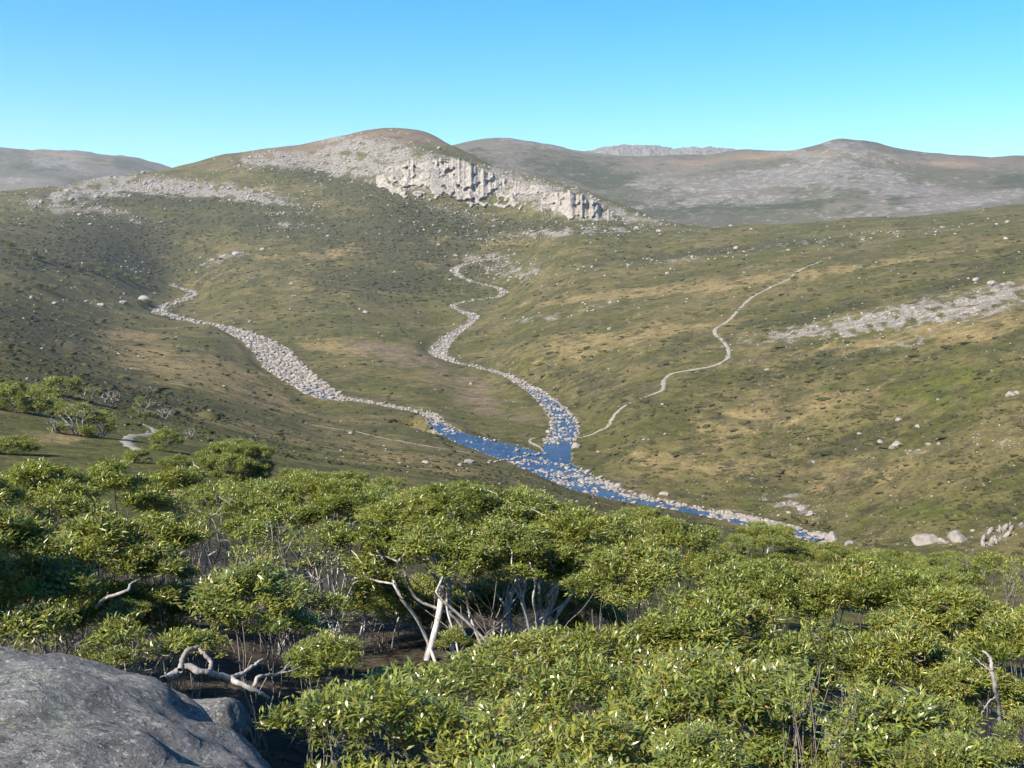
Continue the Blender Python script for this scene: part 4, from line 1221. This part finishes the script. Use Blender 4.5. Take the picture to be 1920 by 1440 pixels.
# 2 the wide low shrub in front
front = []
for (a, b, D, rw, rh) in [(640, 1300, 8.6, 0.55, 0.34), (760, 1262, 9.6, 0.62, 0.34), (880, 1235, 10.4, 0.66, 0.34), (1000, 1208, 11.2, 0.72, 0.36), (1110, 1200, 11.4, 0.66, 0.36), (1200, 1232, 10.6, 0.6, 0.34), (1260, 1270, 9.6, 0.5, 0.3),
                          (700, 1345, 7.8, 0.50, 0.32), (830, 1318, 8.4, 0.58, 0.32), (960, 1290, 9.0, 0.62, 0.32), (1090, 1280, 9.2, 0.60, 0.32), (1200, 1310, 8.6, 0.5, 0.3), (640, 1400, 7.2, 0.40, 0.3), (760, 1405, 7.2, 0.46, 0.3), (890, 1385, 7.5, 0.52, 0.3), (1020, 1370, 7.7, 0.52, 0.3), (1140, 1375, 7.6, 0.5, 0.3),
                          (820, 1460, 6.7, 0.48, 0.3), (960, 1450, 6.8, 0.48, 0.3), (1100, 1450, 6.8, 0.46, 0.3), (690, 1470, 6.6, 0.4, 0.3)]:
    t = pix(a, b, D); k_ = TR.uniform(0.72, 1.05); front.append((t[0] + TR.normal(0, 0.08), t[1], t[2] - rh + TR.normal(-0.04, 0.09), rw * k_, rw * k_, rh * TR.uniform(0.9, 1.35)))
make_tree('snow_gum_shrub', 'wide low leafy shrub filling the bottom middle in front of the white stems', FG, ground_under(front), front, 12, dens=14, bark=M_GREY, r_tip=0.004, thick=0.014, rich=True, nstem=12, single_leaves=300, cat='shrub')

def bush(px, py, D, w, h, label, seed, n=6, dens=None, rich=False, bare=0.0, squash=0.72, depth=1.0, cat='shrub', name='snow_gum_shrub', group=FG, skirt=False, bark=None, r_tip=0.0042, thick=0.013, **kw):
    kw.update(bark=bark or M_GREY, r_tip=r_tip, thick=thick)
    lob = dome(np.random.default_rng(seed), px, py, D, w, h, n + 4, squash, depth=depth, skirt=skirt or D < 9.5)
    return make_tree(name, label, group, ground_under(lob), lob, seed, dens=dens or (34 if bare > 0.25 else 13), rich=rich or D < 9.5, bare=bare, cat=cat, **kw)

# right foreground
bush(1370, 1245, 8.8, 360, 150, 'leafy shrub right of the wide front shrub with white leaf glints', 21, 7, rich=True)
bush(1310, 1375, 7.2, 240, 110, 'shrub at the bottom edge right of centre', 22, 6, rich=True)
bush(1550, 1215, 8.0, 200, 210, 'half bare shrub of grey twigs at the bottom right', 23, 6, bare=0.92, nstem=30)
bush(1700, 1320, 8.2, 300, 140, 'rounded leafy shrub at the lower right before the dark gap', 24, 7, rich=True)
bush(1800, 1400, 7.2, 240, 90, 'small leafy shrub in the bottom right corner', 25, 5, rich=True)
bush(1185, 1030, 14.0, 260, 120, 'leafy snow gum overhanging the right side of the white stems', 26, 7)
bush(1350, 1120, 12.2, 330, 150, 'broad snow gum crown right of the middle tree', 27, 8)
bush(1235, 1165, 12.0, 170, 120, 'small leafy clump below the right flank of the middle tree', 28, 5)
bush(1440, 1060, 17.5, 300, 120, 'snow gum crown in the second row right of the middle tree', 29, 7)
bush(1630, 1062, 17.5, 320, 140, 'snow gum crown at the top of the right thicket', 30, 8)
bush(1560, 1165, 13.2, 260, 170, 'snow gum with upright grey twigs in the right thicket', 31, 7, bare=0.5, nstem=20)
bush(1790, 1110, 15.5, 320, 150, 'snow gum crown on the falling right edge of the thicket', 32, 8)
bush(1700, 1190, 12.0, 280, 170, 'leafy snow gum in the middle of the right thicket', 33, 7)
bush(1860, 1215, 11.0, 220, 190, 'leafy snow gum at the right edge with a leaning pale stem', 34, 6, nstem=3)
bush(1950, 1150, 14.0, 220, 140, 'snow gum cut by the right picture edge', 35, 6)
bush(1950, 1330, 8.6, 150, 120, 'shaded shrub at the right edge below the leaning stem', 37, 5, bare=0.3)
# behind the middle tree, right
bush(1255, 978, 22.0, 210, 90, 'snow gum peak rising right behind the middle tree', 40, 7)
bush(1150, 975, 19.0, 170, 100, 'snow gum between the middle tree and the peak to its right', 41, 6)
bush(1350, 1035, 21.0, 180, 80, 'small snow gum crown below the grassy bank right of the middle', 42, 6)
# left of the middle tree
bush(470, 1062, 11.0, 250, 170, 'round leafy shrub hanging over the shaded hollow left of centre', 50, 8, rich=True)
bush(238, 1125, 11.4, 105, 62, 'small leafy spray above the shaded hollow', 51, 4, rich=True, nstem=2)
bush(400, 915, 19.0, 300, 150, 'brown twiggy shrub with thin leaves left of the middle tree', 52, 8, bare=0.75, nstem=26)
bush(520, 955, 16.5, 260, 170, 'dense tangle of bare grey twigs left of the middle tree', 53, 8, bare=0.88, nstem=30)
bush(625, 985, 17.0, 200, 150, 'half bare snow gum with pale stems close to the left of the middle tree', 54, 7, bare=0.65, nstem=16, bark=M_BARK, r_tip=0.0065)
bush(600, 902, 23.0, 300, 90, 'green snow gum crown behind the bare twigs left of centre', 55, 7)
bush(480, 905, 24.0, 180, 80, 'small green crown behind the brown twiggy shrub', 56, 6)
bush(285, 965, 14.0, 220, 150, 'bright leafy snow gum left of the bare twigs', 57, 7)
bush(190, 975, 12.6, 230, 130, 'leafy snow gum over the dark hollow at left', 58, 7)
bush(300, 1030, 12.4, 150, 100, 'leafy clump hanging beside the dark hollow', 59, 5)
bush(60, 872, 17.0, 230, 130, 'snow gum crown at the left edge of the thicket', 60, 7)
bush(205, 868, 19.0, 200, 110, 'snow gum crown second from the left edge', 61, 7)
bush(330, 885, 22.0, 190, 90, 'snow gum crown in the back row left', 62, 6)
bush(110, 935, 14.5, 230, 120, 'snow gum with grey twigs below the left edge crowns', 63, 7, bare=0.4, nstem=18)
bush(-20, 960, 11.5, 260, 190, 'shaded snow gum at the left edge above the granite boulder', 64, 7)
bush(-90, 880, 14.0, 240, 170, 'snow gum half outside the left picture edge', 65, 7)
bush(610, 1190, 9.8, 180, 110, 'leafy shrub between the round shrub and the wide front shrub', 67, 6, rich=True)
bush(855, 1180, 14.2, 90, 60, 'small green shrub in the shade at the foot of the white stems', 68, 4)

# shaded undergrowth behind the white stems and in the hollow on the left
bush(800, 1088, 18.5, 240, 130, 'shaded snow gum behind the left white stems', 80, 6)
bush(950, 1085, 19.0, 240, 130, 'shaded snow gum straight behind the white stems', 81, 6)
bush(1090, 1095, 18.0, 200, 120, 'shaded snow gum behind the right white stems', 82, 6)
bush(720, 1080, 17.0, 200, 120, 'dark snow gum behind the left arm of the middle tree', 83, 6, bare=0.5, nstem=18)
bush(560, 1100, 14.5, 200, 110, 'shaded twiggy snow gum behind the round leafy shrub', 84, 6, bare=0.7, nstem=22)
bush(70, 1050, 11.6, 260, 130, 'dark shaded shrub in the hollow at the left edge', 85, 6)
bush(200, 1095, 12.6, 240, 110, 'dark shaded shrub in the middle of the hollow', 86, 6)
bush(330, 1110, 12.8, 200, 100, 'dark shaded shrub at the right end of the hollow', 87, 6)
bush(50, 1150, 9.8, 240, 90, 'dark low shrub behind the top of the huge boulder', 88, 6, bare=0.4)
bush(230, 1185, 9.6, 220, 80, 'dark low shrub behind the middle of the huge boulder', 89, 6, bare=0.5)
bush(360, 1190, 10.2, 160, 70, 'dark low shrub under the round leafy shrub', 90, 5, bare=0.4)
bush(-190, 900, 10.5, 320, 260, 'tall snow gum outside the left picture edge shading the hollow', 91, 8)
# ------------------------------------------------------------------ trees farther down the slope
MID = 'trees on the slope beyond the thicket'
def mid_tree(px, py, w, h, label, seed, bare=0.0, dead=False, D=None, n=6, per=14, name='snow_gum', cat='tree', group=MID, hb=None, **kw):
    """py is the foot of the tree in the picture"""
    if D is None: q, D = hit(px, py)
    w *= 0.9; h *= 0.92
    m = D / F_PX
    lob = dome(np.random.default_rng(seed), px, py - h, D, w, h * 0.8, n + 3, 0.85 if h > 0.4 * w else 0.65, skirt=not dead)
    L = np.array(lob); c = L[:, :2].mean(0); base = np.array([c[0], c[1], gz(c[0], c[1]) - 0.1])
    lo = base[2] + 0.10 * h * m
    lob = [(x, y, max(z, lo), a, b, cc) for x, y, z, a, b, cc in lob]
    kw.setdefault('r_tip', 0.22 * m); kw.setdefault('thick', 1.1 * m)
    lf = max(0.086, 3.6 * m)
    kw.setdefault('expo', 0.5)
    return make_tree(name, label, group, base, lob, seed, zmin=-0.4 if dead else -0.02, dens=(0.55 if bare < 0.5 else 5.0 if dead else 2.2) * (0.40 / lf) ** 2 , leaf_scale=lf / 0.086, bare=bare, dead=dead, cat=cat, nstem=kw.pop('nstem', 5), **kw)

mid_tree(435, 895, 165, 68, 'large rounded green snow gum alone on the slope left of centre', 101, n=8, per=18)
mid_tree(470, 905, 90, 40, 'low green shrub at the right foot of the large rounded snow gum', 102)
mid_tree(38, 772, 115, 62, 'broad green snow gum at the left edge beyond the thicket', 103, n=8, bare=0.25)
mid_tree(112, 740, 85, 36, 'flat topped green snow gum behind the broad one at left', 104, n=7, bare=0.35)
mid_tree(88, 765, 60, 26, 'small green snow gum between the two left crowns', 105)
mid_tree(142, 815, 100, 62, 'snow gum with thick white trunk and thin grey crown beside the trail', 106, bare=0.8, nstem=6)
mid_tree(97, 812, 36, 36, 'small bare white gum left of the white trunked tree', 107, bare=1.0, dead=True, nstem=3)
mid_tree(185, 820, 85, 50, 'dark dense snow gum casting its shadow on the trail', 108, n=7, bare=0.5)
mid_tree(110, 778, 55, 24, 'low rounded shrub behind the white trunked tree', 109)
mid_tree(208, 762, 50, 36, 'bare grey tree on the slope behind the trail', 110, bare=1.0, dead=True, nstem=6)
mid_tree(168, 752, 56, 30, 'twiggy grey tree left of the bare grey tree', 111, bare=0.75, nstem=6)
mid_tree(272, 778, 60, 40, 'bare white branched tree right of the grey trees', 112, bare=0.85, dead=False, nstem=6)
mid_tree(310, 786, 44, 26, 'dead leaning tree at the right end of the grey trees', 113, bare=1.0, dead=True, nstem=4)
mid_tree(310, 846, 66, 42, 'flat crowned snow gum with a long shadow below the trail', 114, n=6, bare=0.3)
mid_tree(356, 822, 30, 24, 'small dead grey shrub on the open slope', 115, bare=1.0, dead=True, nstem=4)
mid_tree(25, 852, 95, 36, 'dense green shrub at the left edge just above the thicket', 116)
mid_tree(255, 868, 60, 24, 'low green shrub just below the bend of the trail', 117)
mid_tree(330, 880, 70, 26, 'low shrub behind the left back row', 118)
mid_tree(640, 925, 130, 40, 'green shrub mound rising behind the thicket left of centre', 119, D=46)
mid_tree(725, 940, 110, 46, 'grey twiggy tree behind the left shoulder of the middle tree', 120, bare=0.7, nstem=8, D=42)
mid_tree(1200, 985, 110, 30, 'low green shrub below the stream bank right of the middle tree', 121, D=40)
mid_tree(1432, 1052, 170, 66, 'rounded olive snow gum below the lower stream', 122, n=8, D=52, per=16)
mid_tree(1385, 1040, 60, 42, 'white dead branches at the left of the olive snow gum', 123, bare=0.95, nstem=7, D=48, r_tip=0.0035, bark=M_DEAD)
mid_tree(1570, 1060, 150, 30, 'low spreading shrub below the stream boulder', 124, D=58)
mid_tree(1680, 1070, 150, 28, 'low spreading shrub in front of the broad grey boulder', 125, D=55)
mid_tree(1530, 1045, 90, 22, 'small low shrub between the olive snow gum and the stream boulder', 126, D=66)
mid_tree(1790, 1075, 120, 32, 'low green shrub in front of the pinkish boulder', 127, D=50)
mid_tree(1860, 1105, 150, 70, 'tangle of dead grey trees at the right edge beyond the thicket', 128, bare=0.92, nstem=16, D=36, r_tip=0.003, bark=M_DEAD)
mid_tree(1790, 1085, 70, 56, 'dead grey tree left of the right edge tangle', 129, bare=0.95, nstem=7, D=40, r_tip=0.003, bark=M_DEAD)
mid_tree(1945, 1115, 140, 70, 'grey twiggy tree cut by the right edge beyond the thicket', 130, bare=0.8, nstem=12, D=34, r_tip=0.003, bark=M_DEAD)
mid_tree(1720, 1110, 200, 36, 'low olive shrub behind the top of the right thicket', 131, D=32)
mid_tree(560, 912, 110, 30, 'low olive shrub on the slope behind the left back row', 132, D=60)

# dark trees on the far left slope
r = np.random.default_rng(404)
def far_proto(seed):
    rr = np.random.default_rng(seed)
    tips, nrm = lobe_tips(rr, [(0, 0, 2.9, 1.7, 1.7, 1.2), (1.3, 0.4, 2.3, 1.2, 1.2, 0.9), (-1.2, -0.3, 2.4, 1.3, 1.3, 0.9), (0.2, -1.2, 2.2, 1.2, 1.2, 0.9), (0.1, 1.2, 2.4, 1.2, 1.2, 0.9)], 4.0, -0.5, 0.15)
    V, Fc, c = leaf_arrays(rr, tips, nrm, 9, 0.9, False, 1.3)
    crown = leaves_mesh('crown', V, Fc, c * 0.36, M_LEAF)
    P = np.array([[0, 0, -0.5], [0.05, 0, 0.9], [0, 0.1, 2.0], [0.1, 0, 3.0]]); 
    tb = tubes(P, np.array([-1, 0, 1, 2]), np.array([0.28, 0.22, 0.16, 0.08]), np.zeros(4, int), 0.01)
    V, Fq = tb[0]
    return crown, mesh_from('trunk', V, Fq, 4, M_BARK, True)
PROTO = [far_proto(k) for k in (1, 2, 3, 4)]
spots = [(8, 492), (22, 478), (40, 482), (30, 500), (48, 494), (62, 486), (78, 490), (86, 482), (70, 500), (100, 492), (122, 498), (145, 502), (165, 508), (190, 512), (215, 520), (238, 524), (255, 530), (272, 532), (280, 540), (28, 520), (45, 532), (60, 528), (72, 540), (30, 545), (52, 548), (85, 545), (98, 548), (14, 538), (8, 460), (20, 466), (275, 572), (262, 570)]
for k, (a, b) in enumerate(spots):
    q, D = hit(a, b)
    s = r.uniform(9, 17) * D / F_PX / 5.0
    if k >= 30: lab, g = 'dark shrub at the undercut bank of the dry stream bend', 'shrubs at the stream bend'
    elif a > 105: lab, g = 'dark tree in the diagonal line leading down to the dry stream', 'trees in line towards the dry stream'
    elif b > 510: lab, g = 'dark tree in the lower clump on the far left slope', 'trees of the lower far left clump'
    else: lab, g = 'dark tree in the upper clump on the far left slope', 'trees of the upper far left clump'
    t = empty('distant_snow_gum', (q[0], q[1], q[2]), lab, 'tree', g)
    t.rotation_euler = (0, 0, r.uniform(0, 6.28)); t.scale = (s * r.uniform(0.9, 1.3), s * r.uniform(0.9, 1.3), s * r.uniform(0.75, 1.1))
    cr, tk = PROTO[k % 4]
    obj('crown', cr, t, kind='stuff'); obj('trunk', tk, t)

# ------------------------------------------------------------------ the granite boulder the view is taken from
def big_rock(name, c, rad, seed, base, label, ridges=0.045, rot=0.0, mat=None):
    V, Fc = base
    rr = np.random.default_rng(seed)
    if len(V) < 5000: V = rock_shape(rr, base, 9, 0.05)[0]
    V = np.sign(V) * np.abs(V) ** 0.86                    # fuller shoulders than an ellipsoid
    n3 = noise2(V[:, 0] * 1.3 + V[:, 2] * 0.7, V[:, 1] * 1.3 - V[:, 2] * 0.5, seed) * 0.075 + noise2(V[:, 0] * 3.1 - V[:, 2], V[:, 1] * 3.1 + V[:, 2] * 2, seed + 1) * 0.04
    n3 += ridges * (noise2(V[:, 0] * 9 + V[:, 2] * 6, V[:, 1] * 7 - V[:, 2] * 5, seed + 2)) + 0.35 * ridges * noise2(V[:, 0] * 22, V[:, 1] * 20 + V[:, 2] * 17, seed + 3)
    V = V * (1 + n3)[:, None] * np.array(rad)
    cr, sr = math.cos(rot), math.sin(rot)
    V = V @ np.array([[cr, sr, 0], [-sr, cr, 0], [0, 0, 1]])
    return obj(name, mesh_from(name, V, Fc, 3, mat or M_BOULDER, True), loc=c, label=label, cat='boulder')
ICO6 = ico(6)
big_rock('granite_boulder', (-3.0, 3.65, -3.58), (2.25, 2.50, 1.75), 3, ICO6, 'huge weathered grey granite boulder with pale lichen in the bottom left corner', rot=-0.25)
t = pix(385, 1300, 7.9); big_rock('granite_slab', (t[0], t[1], t[2] - 0.22), (0.30, 0.26, 0.18), 12, ICO4, 'pale sunlit rock under the twisted dead branches', 0.06)
t = pix(720, 1330, 9.0); big_rock('granite_slab', (t[0], t[1], t[2] - 0.42), (0.40, 0.30, 0.32), 18, ICO4, 'pale rock glimpsed through the left part of the wide front shrub', 0.06)
t = pix(1620, 1350, 8.8); big_rock('granite_slab', (t[0], t[1], t[2] - 0.25), (0.32, 0.30, 0.30), 19, ICO4, 'pale rock between the shrubs at the lower right', 0.06)

# twisted dead branches on the rocks
def dead_branch(label, paths, D):
    base = pix(paths[0][0][0], paths[0][0][1], D + paths[0][0][2])
    root = empty('dead_branch', tuple(base), label, 'branch')
    for k, p in enumerate(paths):
        P3 = np.array([pix(a, b, D + d) for a, b, d, _ in p]) - base
        c = catmull(np.column_stack([P3, [w for *_, w in p]]), 7)
        par = np.arange(-1, len(c) - 1)
        jit = np.random.default_rng(k + 3).normal(0, 0.003, (len(c), 3))
        V, Fq = tubes(c[:, :3] + jit, par, c[:, 3] * 0.62 * (1 + 0.25 * noise2(np.arange(len(c)) * 0.6, np.full(len(c), k * 3.3), 7)), np.zeros(len(c), int), 0.0)[0]
        obj('limb' if k == 0 else 'offshoot', mesh_from('limb', V, Fq, 4, M_DEAD, True), root)
dead_branch('twisted pale dead branch looping over the rocks beside the huge boulder', [
    [(305, 1275, 0, .05), (330, 1262, .1, .05), (352, 1250, .1, .045), (372, 1258, 0, .045), (392, 1262, .0, .04), (430, 1272, .1, .04), (455, 1285, .0, .035), (490, 1300, 0, .025), (505, 1310, .1, .012)],
    [(338, 1258, .05, .035), (342, 1236, .15, .032), (352, 1219, .2, .03), (368, 1216, .25, .028), (385, 1228, .2, .026), (396, 1245, .15, .026), (390, 1262, .05, .028)],
    [(430, 1272, .1, .03), (455, 1262, .2, .028), (476, 1248, .25, .022), (492, 1236, .3, .014)],
    [(462, 1288, 0, .03), (476, 1290, .0, .026), (484, 1270, .05, .024), (505, 1266, .1, .022), (525, 1262, .2, .016), (545, 1240, .3, .010)],
    [(525, 1262, .2, .014), (545, 1258, .2, .010), (566, 1250, .3, .007)]], 7.4)
dead_branch('pale bent branch reaching over the dark hollow at left', [
    [(180, 1140, .2, .035), (195, 1124, .1, .035), (225, 1113, 0, .032), (240, 1106, 0, .028), (246, 1094, .1, .018), (262, 1086, .2, .012)],
    [(197, 1124, .1, .014), (203, 1110, .05, .008)]], 11.0)
dead_branch('pale branch lying in the shade behind the huge boulder', [
    [(168, 1190, .3, .03), (190, 1194, .1, .03), (212, 1188, 0, .026), (228, 1178, .1, .018), (238, 1168, .2, .010)]], 10.0)
dead_branch('bleached log on the ground at the bottom right', [
    [(1680, 1412, 0, .05), (1710, 1404, .1, .05), (1740, 1403, .1, .04), (1765, 1400, .2, .02)],
    [(1690, 1432, 0, .04), (1730, 1428, .1, .035), (1765, 1420, .2, .02)]], 8.0)
dead_branch('tall pale leaning stem at the right edge of the thicket', [
    [(1876, 1356, .2, .035), (1872, 1320, .1, .035), (1866, 1285, 0, .033), (1860, 1255, 0, .03), (1856, 1232, .1, .022), (1842, 1220, .15, .014)],
    [(1862, 1262, 0, .018), (1845, 1248, .05, .014), (1826, 1232, .1, .010)],
    [(1868, 1306, .05, .018), (1852, 1318, .0, .014), (1842, 1338, 0, .012)]], 9.6)
